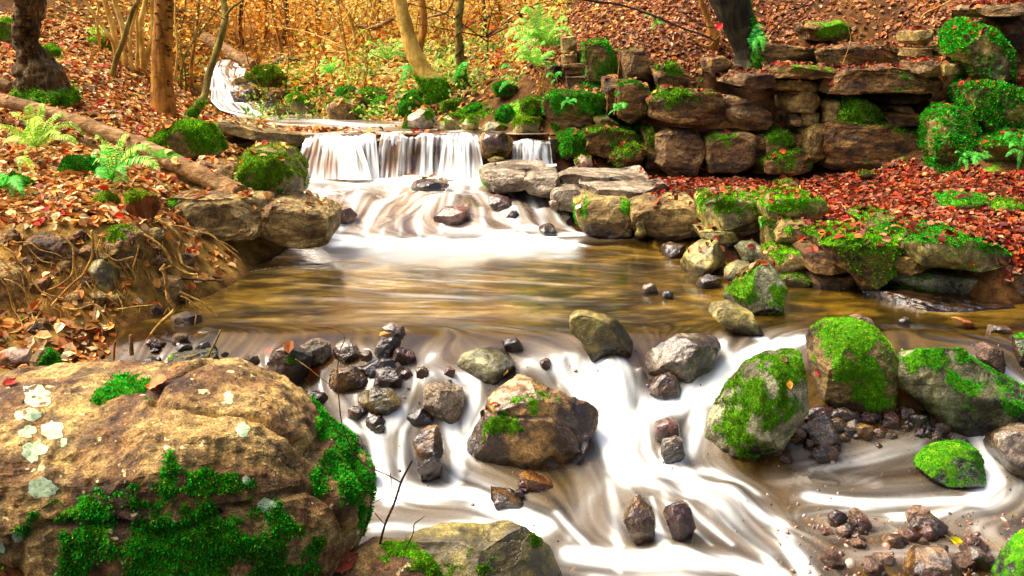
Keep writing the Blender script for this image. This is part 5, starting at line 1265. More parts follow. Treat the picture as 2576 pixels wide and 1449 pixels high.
# ragged scars on its bark
r_ = np.random.default_rng(5)
parts = []
for k in range(34):
    v = 275 - k * 8.3 + r_.uniform(-3, 3); u = 410 + r_.uniform(-17, 17)
    c = W(u, v, 9.42); w = r_.uniform(.012, .03)
    a = np.array([c + (-w, 0, 0), c + (w, 0, 0), c + (w * .7, -.022, .006), c + (-w * .6, -.02, .008), c + (-w, .02, -.014), c + (w, .02, -.014)])
    parts.append((a, np.array([[0, 1, 2, 3], [4, 5, 1, 0]]), np.zeros((0, 3), int)))
    parts.append((np.array([a[3], a[2], a[5], a[4]]), np.array([[0, 1, 2, 3]]), np.zeros((0, 3), int)))
V, Fl = join(parts)
tag(mk('bark_scar', V, Fl, M['bark_dark'], T1, False, attrs={'moss': np.zeros(len(V))}), kind='stuff')
T2 = tree('tree', 'gnarled dark tree with shaggy bark and swollen foot at far left', [(108,250),(95,190),(78,150),(68,100),(68,50),(74,0),(76,-120)], 8.6, [150,120,75,56,58,66,60], 'bark_dark', 30, 130, 0.42, (3, 11), moss=.9, mh=.2, seed=8)
parts = []
for k in range(44):
    v = 175 - k * 4.6; u = 70 + r_.uniform(-30, 28); c = W(u, v, 8.48 + abs(u - 70) * .002); w = r_.uniform(.015, .05)
    a = np.array([c + (-w, .02, 0), c + (w, .02, .004), c + (w * .7, -.045, .012), c + (-w * .6, -.04, .008), c + (0, .0, -.03)])
    parts.append((a, np.array([[0, 1, 2, 3]]), np.array([[0, 3, 4], [3, 2, 4], [2, 1, 4]])))
V, Fl = join(parts)
tag(mk('bark_scar', V, Fl, M['bark_dark'], T2, False, attrs={'moss': np.zeros(len(V))}), kind='stuff')
tree('tree', 'thin bent olive tree leaning over the left bank of the upper stream', [(478,296),(496,268),(515,240),(524,190),(548,120),(566,50),(562,0),(548,-80)], (9.6, 10.2), [26,20,18,18,19,15,12], 'bark_olive', 12, 50, .1, moss=.8, mh=.25, seed=9,
     branches=[([(566,42),(585,18),(612,0),(640,-30)], 7), ([(560,70),(540,60),(500,75)], 3), ([(566,50),(530,30),(470,22),(440,28)], 3)])
st = [([(336,215),(330,160),(329,83),(350,0),(362,-60)], 9), ([(312,225),(300,167),(287,83),(263,0),(250,-60)], 15), ([(352,225),(360,160),(353,67),(367,0),(372,-60)], 14),
      ([(292,170),(283,107),(243,47),(213,0),(190,-40)], 7), ([(243,45),(248,20),(243,0),(240,-30)], 5), ([(362,180),(366,140),(384,100),(383,0),(384,-60)], 13), ([(330,215),(315,170),(310,80),(288,0),(280,-60)], 13), ([(342,220),(346,120),(344,40),(342,-40)], 8), ([(356,225),(372,150),(395,90),(398,0)], 6)]
e = empty('tree', W(335, 225, 10.6), 'clump of pale yellow hazel stems left of the straight trunk', 'tree')
for k, (p, w) in enumerate(st):
    P = spline(pw(p, 10.6 + 0.12 * (k % 3)), 36); P = np.vstack([P[0] - (0, 0, .3), P])
    V, q, t = tube(P, [px(w * 1.3, 10.6), px(w, 10.6), px(w * .8, 10.6)], 10, k, .1)
    mk('trunk', V, [q, t], M['bark_yellow'], e, attrs={'moss': np.zeros(len(V))})
tree('tree', 'dark leaning stem crossing in front of the hazel clump', [(278,212),(292,150),(308,108),(333,30),(348,0),(360,-50)], 10.0, [16,14,13,11,9], 'bark_olive', 10, 40, .12, seed=12)
T5 = tree('tree', 'curved smooth yellow tree with a mossy elbow on the far bank', [(1100,222),(1080,200),(1058,168),(1036,118),(1020,60),(1008,10),(998,-90)], 10.9, [62,54,44,38,34,32,30], 'bark_yellow', 22, 80, .05, (2, 5), moss=1.1, mh=.22, seed=4)
tree('tree', 'upright brown trunk just behind the curved yellow tree', [(1050,148),(1058,110),(1066,60),(1062,0),(1060,-80)], 11.8, [20,18,18,17], 'bark_orange', 14, 50, .14, seed=6)
T7 = tree('tree', 'straight olive trunk wrapped in an ivy vine on the far bank', [(1160,180),(1156,120),(1153,70),(1158,0),(1160,-80)], 11.0, [24,18,18,19], 'bark_olive', 14, 60, .2, moss=.8, mh=.15, seed=7)
hx = np.array([W(1156 + 9.5 * math.sin(k * .55), 178 - k * 4.2, 11.0 - .04 * math.cos(k * .55) - .01) for k in range(60)])
V, q, t = tube(hx, [.012, .006], 6); mk('vine', V, [q, t], M['bark_dark'], T7, attrs={'moss': np.zeros(len(V))})
tree('tree', 'orange trunk glowing behind the ferns on the far slope', [(1266,110),(1258,60),(1250,0),(1246,-60)], 13.5, [20,16,16], 'bark_orange', 12, 30, .15, seed=10)
tree('tree', 'big dark mossy tree trunk rooted on top of the right cliff', [(1892,150),(1880,115),(1862,70),(1842,20),(1818,-50),(1800,-120)], 9.15, [86,72,74,84,92,96], 'bark_black', 26, 80, .14, (2, 4), moss=.3, mh=.1, side=1.0, seed=11)
tree('tree', 'slim tan stem left of the big dark trunk on the right slope', [(1798,92),(1786,62),(1775,35),(1764,0),(1752,-60)], 9.7, [26,15,13,12], 'bark_orange', 10, 30, .15, seed=13)
# background saplings
BG = [([(708,128),(700,90),(688,40),(682,-30)], 15.0, 7, 'bark_orange'), ([(868,112),(855,60),(845,0),(840,-40)], 14.5, 6, 'bark_yellow'), ([(884,150),(892,100),(888,50),(905,-20)], 13.2, 7, 'bark_yellow'), ([(921,128),(926,80),(938,30),(945,-30)], 13.8, 9, 'bark_yellow'),
      ([(480,170),(492,90),(500,0),(503,-40)], 12.5, 8, 'bark_orange'), ([(455,190),(470,130),(520,60),(560,10),(600,-40)], 11.6, 5, 'bark_olive'), ([(820,60),(830,30),(826,-30)], 17, 8, 'bark_dark'), ([(640,85),(650,40),(640,-30)], 18.5, 7, 'bark_orange'),
      ([(740,75),(738,30),(750,-30)], 18.5, 8, 'bark_orange'), ([(775,80),(768,40),(778,-30)], 17.5, 6, 'bark_dark'), ([(600,70),(590,30),(604,-30)], 20, 7, 'bark_orange'), ([(980,90),(985,40),(975,-30)], 16, 6, 'bark_yellow'),
      ([(1098,110),(1110,50),(1104,-30)], 14.5, 6, 'bark_olive'), ([(1195,100),(1205,40),(1198,-30)], 14.5, 6, 'bark_orange'), ([(1225,140),(1228,95),(1222,90)], 12.0, 3, 'bark_dark'), ([(1300,95),(1310,40),(1330,-30)], 13.5, 5, 'bark_dark'),
      ([(545,85),(535,40),(540,-30)], 19, 7, 'bark_orange'), ([(865,190),(872,140),(858,90),(850,40)], 12.2, 4, 'bark_yellow'), ([(440,205),(446,120),(440,40),(446,-30)], 11.6, 5, 'bark_yellow'), ([(465,175),(452,100),(466,20),(462,-30)], 12.2, 4, 'bark_olive')]
BG += [([(610,112),(604,60),(612,-30)], 17.0, 9, 'bark_dark'), ([(665,100),(672,50),(660,-30)], 17.0, 10, 'bark_orange'), ([(715,95),(722,40),(716,-30)], 16.5, 11, 'bark_dark'), ([(795,100),(800,40),(790,-30)], 15.5, 12, 'bark_orange'),
      ([(955,100),(950,40),(958,-30)], 15.0, 10, 'bark_orange'), ([(1130,125),(1124,60),(1134,-30)], 13.5, 8, 'bark_yellow'), ([(1215,115),(1220,50),(1212,-30)], 13.5, 9, 'bark_dark')]
LAB2 = ['dark trunk far left of the group beyond the pale log', 'orange trunk just right of the pale log', 'dark trunk second right of the pale log in the haze of leaves', 'orange-brown trunk left of the thin yellow sapling', 'orange trunk halfway between the pale ferns and the curved tree', 'pale trunk between the curved tree and the ivy-wrapped one', 'dark trunk between the ivy-wrapped trunk and the orange one']
LAB = ['brown sapling on the far slope above the upper cascade', 'thin yellow sapling in front of the golden leaves, left of the ferns', 'forked yellow sapling rising beside the thin one', 'pale yellow sapling nearest the far ferns', 'slender orange stem right of the straight trunk', 'crooked twiggy stem arching right from behind the straight trunk',
       'dark far stem among the golden leaves', 'far orange stem above the fallen pale log', 'far stem second right of the pale log', 'dark far stem third right of the pale log', 'distant stem in the orange haze of leaves left of centre', 'thin yellow stem just left of the curved tree', 'thin olive stem between curved tree and ivy-wrapped trunk',
       'thin brown stem right of the ivy-wrapped trunk', 'short bare dark twig standing on the far bank', 'dark thin stem rising from the top ferns', 'far orange stem left of the bent olive tree', 'short yellow twig stem over the green hummock', 'yellow rod-like stem touching the straight trunk on its right', 'olive rod-like stem a little right of the straight trunk']
LAB += LAB2
def leaf_verts(P, D, N, Ls, wr=0.32, fold=0.25):
    """hexagonal leaves folded along the midrib"""
    n = len(P)
    S = np.cross(D, N); S /= np.linalg.norm(S, axis=1, keepdims=True) + 1e-9
    Ls = np.asarray(Ls)[:, None]
    w = Ls * wr
    up = N * Ls * fold * 0.3
    out = np.stack([P, P + D * Ls * .3 + S * w + up, P + D * Ls * .7 + S * w * .85 + up, P + D * Ls * 1.0 - N * Ls * .03, P + D * Ls * .7 - S * w * .85 + up, P + D * Ls * .3 - S * w + up], 1)
    V = out.reshape(-1, 3)
    b = np.arange(n)[:, None] * 6
    Fq = np.vstack([b + np.array([[0, 1, 2, 3]]), b + np.array([[0, 3, 4, 5]])])
    return V, Fq
def leaves_obj(name, P, D, N, Ls, cols, mat, parent=None, wr=.32, fold=.3):
    V, Fq = leaf_verts(P, D, N, Ls, wr, fold)
    return mk(name, V, Fq, M[mat], parent, smooth=False, attrs={'col': np.repeat(cols, 6, 0)}, origin=None if parent is None else P.mean(0))
def unit(a): return a / (np.linalg.norm(a, axis=1, keepdims=True) + 1e-9)
def cloud(parent, centres, spread, n, size, pal, seed, name='foliage'):
    r = np.random.default_rng(seed)
    c = np.asarray(centres)[r.integers(0, len(centres), n)]
    P = c + r.normal(0, 1, (n, 3)) * spread
    D = unit(r.normal(0, 1, (n, 3)) * (1, 1, .5) + (0, 0, -.2)); N = unit(r.normal(0, 1, (n, 3)) + (0, -.5, 1.2))
    pal = np.array(pal)
    return tag(leaves_obj(name, P, D, N, size * r.uniform(.6, 1.2, n), pal[r.integers(0, len(pal), n)] * r.uniform(.75, 1.15, (n, 1)), 'foliage', parent), kind='stuff')
GOLD = [(.88,.58,.08),(.92,.70,.18),(.76,.38,.03),(.62,.22,.02),(.95,.82,.36),(.84,.64,.10)]
ORNG = [(.85,.42,.04),(.74,.28,.02),(.90,.56,.09),(.64,.18,.01),(.95,.74,.22)]
YGRN = [(.70,.66,.14),(.82,.72,.22),(.48,.52,.06),(.60,.46,.06)]
rr = np.random.default_rng(77)
for k, (p, y, w, m) in enumerate(BG):
    y = y * 1.0
    e = tree('sapling', LAB[k], p, y, [w * 1.2, w, w * .8], m, 8, 24, .1, seed=20 + k, cat='sapling', group='saplings on the far slope')
    P = spline(pw(p, y), 24); top = []
    for b in range(6):
        i = rr.integers(8, 23); a = P[i]
        tip = a + np.array([rr.normal(0, .55), rr.normal(0, .4), rr.uniform(-.05, .5)])
        mid = (a + tip) / 2 + (0, 0, rr.uniform(0, .1))
        B = spline([a, mid, tip], 10)
        V, q, t = tube(B, [.010, .004], 5); mk('branch', V, [q, t], M[m], e, attrs={'moss': np.zeros(len(V))})
        top += [B[5], B[7], B[9]]
    if k not in (14, 17):
        cloud(e, top, (.28, .28, .16), 330 if y > 13 else 130, .065 if y > 15 else .05, ORNG if p[0][0] < 800 or p[0][0] > 1180 else (GOLD if p[0][0] > 1000 else YGRN + GOLD), 50 + k)
# undergrowth beyond the far bank reads as one mass of small golden leaves
r = np.random.default_rng(91)
n = 26000
yy = r.uniform(11.3, 27, n) ** 1.0
uu = r.uniform(420, 1420, n)
xx = (uu - 1288) / F * yy * 1.03
zz = ground_z(xx, yy)
hgt = np.abs(r.normal(0, .42, n)) * sstep(11, 16, yy) + r.uniform(0.01, .07, n)
patch = fbm(np.stack([xx * 1.6, yy * 1.6, hgt * 2], -1), 3, 55)
ok = (patch > -0.12) | (r.random(n) < .2)
dstream = np.abs(xx - (-3.4 - (yy - 12) * .12)); ok &= ~((dstream < .55) & (yy < 16)) 
P = np.stack([xx, yy, zz + hgt], -1)[ok]; m = len(P)
pc = np.where((P[:, 0] < -1.7)[:, None], np.array(ORNG)[r.integers(0, 5, m)], np.array(GOLD)[r.integers(0, 6, m)])
hot = (np.hypot(proj(P)[:, 0] - 1235, (proj(P)[:, 1] - 95) * 1.2) < 75 + r.normal(0, 18, m)); pc[hot] = np.array([(.75,.16,.01),(.66,.09,.008),(.85,.30,.03)])[r.integers(0, 3, hot.sum())]
yg = (r.random(m) < .22) & (P[:, 1] < 15); pc[yg] = np.array([(.55,.62,.08),(.74,.74,.24),(.30,.46,.03)])[r.integers(0, 3, yg.sum())]
D = unit(r.normal(0, 1, (m, 3)) * (1, 1, .4)); N = unit(r.normal(0, .6, (m, 3)) + (0, -.4, 1))
o = leaves_obj('undergrowth', P, D, N, r.uniform(.045, .085, m) * (1 + .03 * (P[:, 1] - 11)), pc * r.uniform(.6, 1.1, (m, 1)), 'foliage')
tag(o, 'golden and orange leaves of low bushes and saplings massed on the far slope', 'undergrowth', kind='stuff')
# thin bare twigs of the same thicket
parts = []
for k in range(210):
    y = r.uniform(11.5, 22); x = (r.uniform(430, 1330) - 1288) / F * y * 1.03
    if abs(x - (-3.4 - (y - 12) * .12)) < .5 and y < 16: continue
    a = np.array([x, y, float(ground_z(x, y))]); b = a + (r.normal(0, .35), r.normal(0, .2), r.uniform(.3, 1.6))
    c = (a + b) / 2 + r.normal(0, .08, 3)
    parts.append(tube(spline([a, c, b], 7), [.009, .004], 4, cap=False))
V, Fl = join(parts)
tag(mk('thicket', V, Fl, M['bark_orange'], attrs={'moss': np.zeros(len(V))}), 'tangle of thin bare brown twigs on the far slope', 'twigs', kind='stuff')

def log(label, pts, y, widths, mat='log', sides=20, seg=60, mossf=None, cat='log', name='log', rough=.07):
    P = spline(pw(pts, y), seg)
    y0 = y[0] if isinstance(y, (tuple, list)) else y
    V, q, t = tube(P, [px(w, y0) for w in widths], sides, 3, rough, (1.5, 4))
    m = mossf(V) if mossf else np.zeros(len(V))
    return tag(mk(name, V, [q, t], M[mat], attrs={'moss': m}), label, cat), V, [q, t]
lo, LV, LF = log('long fallen log lying down the left bank, moss on its middle', [(-60,235),(20,256),(150,292),(300,346),(400,390),(500,438),(607,492)], (7.9, 6.75), [28,32,34,38,40,42,46], mossf=lambda V: np.clip(blob(proj(V), 420, 388, 40, 14) * 1.2 * (proj(V)[:, 1] < 400), 0, 1))
SOLID.append((LV, np.vstack([LF[1], LF[0][:, :3], LF[0][:, [0, 2, 3]]])))
log('short broken branch stub on top of the fallen log', [(395,378),(420,385),(450,398)], 7.15, [18,20,16], rough=.1)
log('cut log end poking in at the left edge below the gnarled tree', [(-40,205),(0,212),(22,222)], 8.2, [30,34,32])
log('pale fallen log beyond the upper cascade', [(515,95),(560,122),(600,145),(640,162)], (14.6, 13.8), [30,30,28,20], sides=14)
log('pale dead branch arching behind the curved tree', [(892,64),(942,70),(985,48),(1010,32),(1032,5)], 13.6, [8,12,12,9,7], sides=8, cat='branch', name='branch')
log('pale dead branch rising right of the curved tree', [(1070,45),(1100,38),(1126,28),(1146,-10)], 12.6, [5,7,6,5], sides=8, cat='branch', name='branch')
log('long bare branch hanging across the upper right slope', [(1430,-8),(1500,4),(1560,12),(1640,38),(1720,72),(1770,88),(1800,104)], 8.7, [7,6,5,5,4,4], 'twig', sides=8, cat='branch', name='branch')
log('thin looping twig by the dark trunk on the right slope', [(1717,30),(1745,52),(1770,66),(1805,70)], 8.8, [3,3,2], 'twig', sides=6, cat='twig', name='twig')
log('curled thin twig below the dark trunk', [(1717,68),(1750,98),(1780,116),(1800,100),(1815,82)], 8.8, [3,3,2], 'root', sides=6, cat='twig', name='twig')
log('white crooked twig at upper right on the cliff top', [(2312,56),(2325,36),(2352,22),(2395,0),(2420,-20)], 8.0, [3,5,4,4], 'root', sides=6, cat='twig', name='twig')
log('dark sloping twig on the leaves at upper right', [(1925,95),(1960,60),(2010,22),(2050,-10)], 8.9, [3,3,3], 'twig', sides=6, cat='twig', name='twig')
log('thin hanging vine over the right cliff', [(2120,160),(2135,120),(2140,95),(2132,60)], 8.6, [2,2,2], 'root', sides=5, cat='vine', name='vine')
log('pale vine trailing down the mossy block stack', [(1555,100),(1558,150),(1550,230),(1545,290)], 8.85, [2,2.5,2], 'root', sides=5, cat='vine', name='vine')
# foreground sticks
log('dark thin bent twig rising from the huge boulder to the pool lip', [(864,1085),(856,1040),(850,960),(852,895),(866,855),(860,838),(835,826),(802,821)], (3.6, 3.9), [3,3.5,3,3,2.5,2.5,2], 'twig', sides=6, cat='twig', name='twig')
tw = empty('branch', W(956, 1375, 3.15), 'forked dark branch standing in front of the white pool', 'branch')
for p, w in [([(950,1390),(969,1319),(992,1266),(1009,1213),(1026,1179),(1037,1158)], 7), ([(1009,1214),(976,1196),(926,1173),(892,1143),(872,1100),(862,1070)], 3.5), ([(970,1321),(955,1305),(943,1290)], 3), ([(982,1190),(984,1225),(966,1250),(929,1273),(932,1300)], 2.2), ([(1000,1240),(1012,1228)], 2)]:
    V, q, t = tube(spline(pw(p, 3.15), 24), [px(w, 3.15), px(w * .85, 3.15)], 7, 3, .12, (2, 30)); mk('stem', V, [q, t], M['twig'], tw, attrs={'moss': np.zeros(len(V))})
log('small reddish forked twig on the pale yellow boulder', [(1018,1385),(1039,1343),(1042,1319),(1056,1308),(1068,1299)], 3.1, [3,3,3,2], 'twig', sides=6, cat='twig', name='twig')
log('mossy stick leaning on the grey-green slab at the outlet', [(502,942),(530,884),(543,858),(556,830)], 4.55, [7,6,5,5], 'bark_olive', sides=8, cat='stick', name='stick')
log('thin pale stick lying over the grey-green slab', [(393,912),(440,903),(492,892)], 4.55, [2,2.5,2], 'root', sides=5, cat='stick', name='stick')
log('thin twig bridging the dark rounded stone', [(743,903),(775,925),(800,945),(836,972)], 4.4, [2,2.2,2], 'root', sides=5, cat='twig', name='twig')
log('broken white stake standing in the bank by the water', [(331,893),(330,868),(329,842)], 4.75, [13,12,9], 'log', sides=8, cat='stick', name='stick')
log('dark driftwood stick in the water under the tan slab', [(440,700),(500,703),(563,706)], 5.75, [6,8,5], 'bark_dark', sides=8, cat='stick', name='stick')
log('second driftwood stick in the water under the tan slab', [(430,688),(490,697),(540,702)], 5.85, [5,7,4], 'bark_orange', sides=8, cat='stick', name='stick')
log('short broken stick in the leafy mud at left', [(286,905),(287,880),(290,858)], 4.72, [8,7,6], 'bark_orange', sides=8, cat='stick', name='stick')

# roots washed out of the left bank
RT = [([(1170,190),(1280,260),(1360,350),(1350,450),(1380,540),(1450,590),(1500,625)], 8, 5.85), ([(1080,330),(1180,370),(1240,430),(1290,510),(1350,580),(1420,620),(1490,635)], 8, 5.7),
      ([(1310,265),(1450,285),(1600,330),(1660,390),(1720,450),(1820,530)], 5.5, 6.1), ([(1640,360),(1720,400),(1800,460)], 3.5, 6.05), ([(1500,290),(1440,380),(1400,440),(1390,500)], 3, 6.0),
      ([(1230,570),(1270,650),(1262,780),(1300,900),(1200,1000),(1120,1100),(1060,1215)], 10, 5.0), ([(1230,560),(1200,600),(1280,570)], 5, 5.2), ([(1370,740),(1450,800),(1560,880),(1640,945)], 5.5, 5.2), ([(1370,780),(1440,830),(1520,890),(1590,950)], 4, 5.2), ([(1440,820),(1480,900),(1470,1000)], 4, 5.15),
      ([(690,290),(705,450),(650,600),(550,690),(440,800),(375,870)], 7, 5.05), ([(455,320),(540,440),(552,600),(480,680),(355,740)], 5.5, 5.1), ([(0,390),(100,460),(160,580),(230,680),(330,740),(460,800),(560,880)], 6, 5.0),
      ([(0,490),(80,570),(170,640),(210,860),(230,950),(285,1065)], 4, 4.95), ([(100,370),(220,370),(330,430),(470,490)], 3.5, 5.2), ([(470,870),(560,885),(700,860),(760,890),(850,990)], 4.5, 4.95), ([(640,680),(700,740),(740,820),(720,990)], 3.5, 5.0),
      ([(650,790),(740,870),(820,980)], 3.5, 4.95), ([(1050,400),(1042,480),(1000,600),(1080,720)], 3.5, 5.4), ([(780,470),(900,510),(1000,500)], 3, 5.35), ([(0,620),(60,740),(110,900),(210,1040)], 4, 4.85), ([(200,390),(300,500),(420,560)], 3, 5.15),
      ([(960,540),(1020,620),(1050,690)], 3, 5.4), ([(750,990),(770,1090)], 3, 4.9), ([(900,870),(1050,860),(1150,855)], 3, 5.1), ([(300,900),(260,960),(240,1020),(300,1080)], 4, 4.9), ([(40,650),(150,700),(210,760),(290,850)], 3.5, 4.95), ([(870,980),(880,1060),(860,1100)], 3, 4.9)]
rt = empty('tree_roots', W(230, 700, 5.3), 'tangle of bare yellow roots hanging from the eroded left bank', 'roots')
for k, (p, w, y) in enumerate(RT):
    q_ = [(a / 3, 483 + b / 3) for a, b in p]
    P = spline(np.array([W(a, b, min(y, yground(a, b) - .03)) for a, b in q_]), 40)
    P = P + fbm(P * 9 + k, 2, k)[:, None] * np.array([.012, .02, .012])
    V, q, t = tube(P, [px(w * 1.1, y), px(w, y), px(w * .6, y)], 8, k, .14, (2, 20)); mk('root', V, [q, t], M['root'], rt, attrs={'moss': np.zeros(len(V))})
parts = []
r = np.random.default_rng(14)
for k in range(420):
    u, v = (r.uniform(0, 500), r.uniform(585, 780)) if k % 5 else (r.uniform(1340, 1400), r.uniform(170, 225))
    y = r.uniform(5.0, 5.5) if k % 5 else r.uniform(9.5, 9.8)
    if k % 5: y = yground(u, v) - r.uniform(.0, .06)
    a = W(u, v, y); L_ = r.uniform(.05, .28)
    b = a + (r.normal(0, .06), r.normal(0, .03) - .03, -L_)
    parts.append(tube(spline([a, (a + b) / 2 + r.normal(0, .015, 3), b], 6), [.003, .0012] if k % 5 else [.004, .002], 3, cap=False))
V, Fl = join(parts)
tag(mk('root_hair', V, Fl, M['root'], rt, attrs={'moss': np.zeros(len(V))}), kind='stuff')

# ------------------------------------------------------------------ ferns
FERN_Y = [(.55,.80,.10),(.70,.88,.20),(.36,.66,.05)]
FERN_G = [(.10,.62,.06),(.22,.74,.10),(.04,.42,.03)]
FERN_D = [(.02,.38,.04),(.04,.50,.06),(.01,.22,.02)]
def frond(base, tip, arch, wid, pal, parent, r, npair=24):
    base, tip = np.array(base), np.array(tip)
    d = tip - base; Ln = np.linalg.norm(d)
    c1 = base + d * .35 + np.array([0, 0, arch * Ln]); c2 = base + d * .75 + np.array([0, 0, arch * Ln * .9])
    P = spline([base, c1, c2, tip], npair * 2 + 4)
    V, q, t = tube(P, [Ln * .012, Ln * .003], 4, cap=False)
    col = [np.repeat([pal[2]], len(V), 0)]
    parts = [(V, q, t)]
    T = unit(np.gradient(P, axis=0))
    up = np.array([0, -.45, .9])
    S = np.cross(T, up); S /= np.linalg.norm(S, axis=1, keepdims=True) + 1e-9
    N = np.cross(S, T)
    for sg in (1, -1):
        k = np.arange(5, npair * 2 + 2, 2) + (0 if sg > 0 else 1)
        k = k[k < len(P) - 1]
        s = k / len(P)
        pl = wid * Ln * np.minimum(1, s * 3 + .2) * (1 - s) ** .65 * r.uniform(.85, 1.1, len(k))
        D = unit(S[k] * sg + T[k] * .38 - np.array([0, 0, .22]) + N[k] * r.normal(0, .10, (len(k), 1)))
        wv = T[k] * (Ln / npair * .44)
        b = P[k]; m1 = b + D * pl[:, None] * .5; tp = b + D * pl[:, None] - np.array([0, 0, 1]) * pl[:, None] * .12
        Vp = np.stack([b - wv * .6, b + wv * .6, m1 + wv, tp, m1 - wv], 1).reshape(-1, 3)
        i = np.arange(len(k))[:, None] * 5
        parts.append((Vp, i + np.array([[0, 1, 2, 4]]), i + np.array([[4, 2, 3]])))
        cc = np.array(pal)[r.integers(0, len(pal), len(k))] * r.uniform(.8, 1.15, (len(k), 1))
        col.append(np.repeat(np.clip(cc, 0, 1), 5, 0))
    V, Fl = join(parts)
    return mk('frond', V, Fl, M['foliage'], parent, smooth=False, attrs={'col': np.vstack(col)})
def fern(label, u, v, y, tips, pal, arch=.28, wid=.26, seed=1, n=0, Lpx=60, spread=(-20, 200)):
    r = np.random.default_rng(seed)
    b = W(u, v, y)
    e = empty('fern', b, label, 'fern')
    tips = list(tips)
    for k in range(n):
        a = math.radians(r.uniform(*spread)); l = Lpx * r.uniform(.7, 1.15)
        tips.append((u + math.cos(a) * l, v - math.sin(a) * l * .75 + 5))
    for t in tips:
        frond(b, W(t[0], t[1], y + r.uniform(-.28, .12)), arch * r.uniform(.6, 1.3), wid * r.uniform(.85, 1.1), pal, e, r)
    return e
fern('big yellow-green fern at the left edge over the log', 92, 372, 6.9, [(-20,330),(5,365),(32,290),(70,268),(110,262),(165,292),(205,330),(150,345),(60,400),(100,335)], FERN_Y, seed=1, wid=.3, n=7, Lpx=95)
fern('fern with long pale fronds drooping over the fallen log', 288, 425, 6.55, [(372,376),(392,392),(240,350),(322,340),(355,412),(400,425)], FERN_Y[:2] + FERN_G[:1], seed=2, wid=.3, n=5, Lpx=80)
fern('bright green young fern beneath the drooping fern', 282, 455, 6.45, [(232,395),(262,388),(300,480),(315,440),(240,430),(330,420)], FERN_G, seed=3, wid=.32, n=6, Lpx=55)
fern('small yellow fern frond hanging among the left leaves', 62, 400, 6.4, [(85,440),(50,430)], FERN_Y, seed=4, wid=.3)
fern('fern plant low at the left edge by the moss', 10, 470, 6.1, [(40,500),(-20,440),(60,490)], FERN_G, seed=5, n=3, Lpx=50)
fern('largest fern clump arching at the top of the far bank', 1375, 118, 10.7, [(1290,60),(1270,95),(1310,30),(1350,15),(1390,20),(1425,50),(1300,115),(1330,50),(1400,75),(1440,90)], FERN_G[:2] + FERN_Y[:2], seed=6, n=12, Lpx=85, wid=.3)
fern('mid-green fern just below the largest clump', 1350, 168, 10.3, [(1270,128),(1285,150),(1320,105),(1370,110),(1395,140)], FERN_G[:2] + FERN_Y[:1], seed=7, n=8, Lpx=65)
fern('fern with pale fronds left of the curved tree', 975, 150, 11.9, [(917,115),(930,140),(950,100),(985,100),(1005,120),(1015,150)], FERN_Y[:2] + FERN_G[:1], seed=8, n=8, Lpx=58)
fern('bright fern frond drooping down the bank left of the curved tree', 1030, 165, 10.8, [(1002,232),(1018,222),(990,190),(1040,200)], FERN_G, seed=9, wid=.3)
fern('lime fern on the far bank above the golden boulder', 835, 185, 11.6, [(808,160),(820,150),(845,148),(862,165),(870,185),(812,185)], FERN_Y[:1] + FERN_G[:2], seed=10, n=8, Lpx=40)
fern('fern hanging from the bank under the big ferns', 1300, 205, 10.2, [(1262,172),(1258,200),(1255,232),(1290,238),(1320,185)], FERN_G, seed=11, wid=.28)
fern('little fern at the foot of the ivy-wrapped trunk', 1155, 195, 10.8, [(1138,215),(1172,165),(1170,185),(1142,178)], FERN_G, seed=12, wid=.32)
fern('yellowish fern behind the elbow of the curved tree', 1130, 170, 11.4, [(1095,150),(1115,145),(1145,158),(1090,165)], FERN_Y, seed=13, n=3, Lpx=35)
fern('small fern right of the big dark trunk', 1890, 120, 8.9, [(1915,62),(1925,85),(1905,135),(1930,110),(1880,100)], FERN_D + FERN_G[:1], seed=14, wid=.3)
fern('fern sprig beside the bare branch on the right slope', 1650, 62, 9.6, [(1620,42),(1680,68),(1660,38),(1640,80)], FERN_G, seed=15, wid=.3)
fern('small bright fern in the moss above the leaf litter', 2425, 400, 7.35, [(2402,385),(2432,428),(2450,395),(2410,418)], FERN_G, seed=16, wid=.32)
fern('second small bright fern right of the first in the moss', 2470, 400, 7.3, [(2500,398),(2452,412),(2485,388)], FERN_G, seed=17, wid=.32)
fern('green fern leaning in from the right edge', 2570, 380, 6.8, [(2525,350),(2540,370),(2560,430),(2530,395),(2580,340)], FERN_G, seed=18, wid=.26)
fern('tiny fern growing from the mossy block stack', 1432, 262, 8.95, [(1412,275),(1450,258),(1425,245),(1448,275)], FERN_G, seed=19, wid=.34)
fern('small fern over the crevice of the mossy blocks', 1398, 200, 9.3, [(1375,195),(1412,192),(1385,215)], FERN_G, seed=20, wid=.3)
fern('seedling with green leaves in the leaf pile by the cliff', 1560, 280, 8.6, [(1530,290),(1572,272),(1545,272)], FERN_G, seed=21, wid=.3)
fern('dark fern tuft below the small fern near the dark trunk', 1908, 105, 8.85, [(1935,95),(1920,130),(1895,130)], FERN_G, seed=22, wid=.3)
fern('pale fern on the left slope behind the hazel clump', 240, 95, 11.2, [(215,72),(238,65),(262,80),(275,100)], FERN_Y, seed=23, n=3, Lpx=35)
fern('far lime fern on the slope left of the ferns by the curved tree', 905, 85, 14.0, [(885,80),(925,78),(940,85)], FERN_Y, seed=24, n=3, Lpx=30)

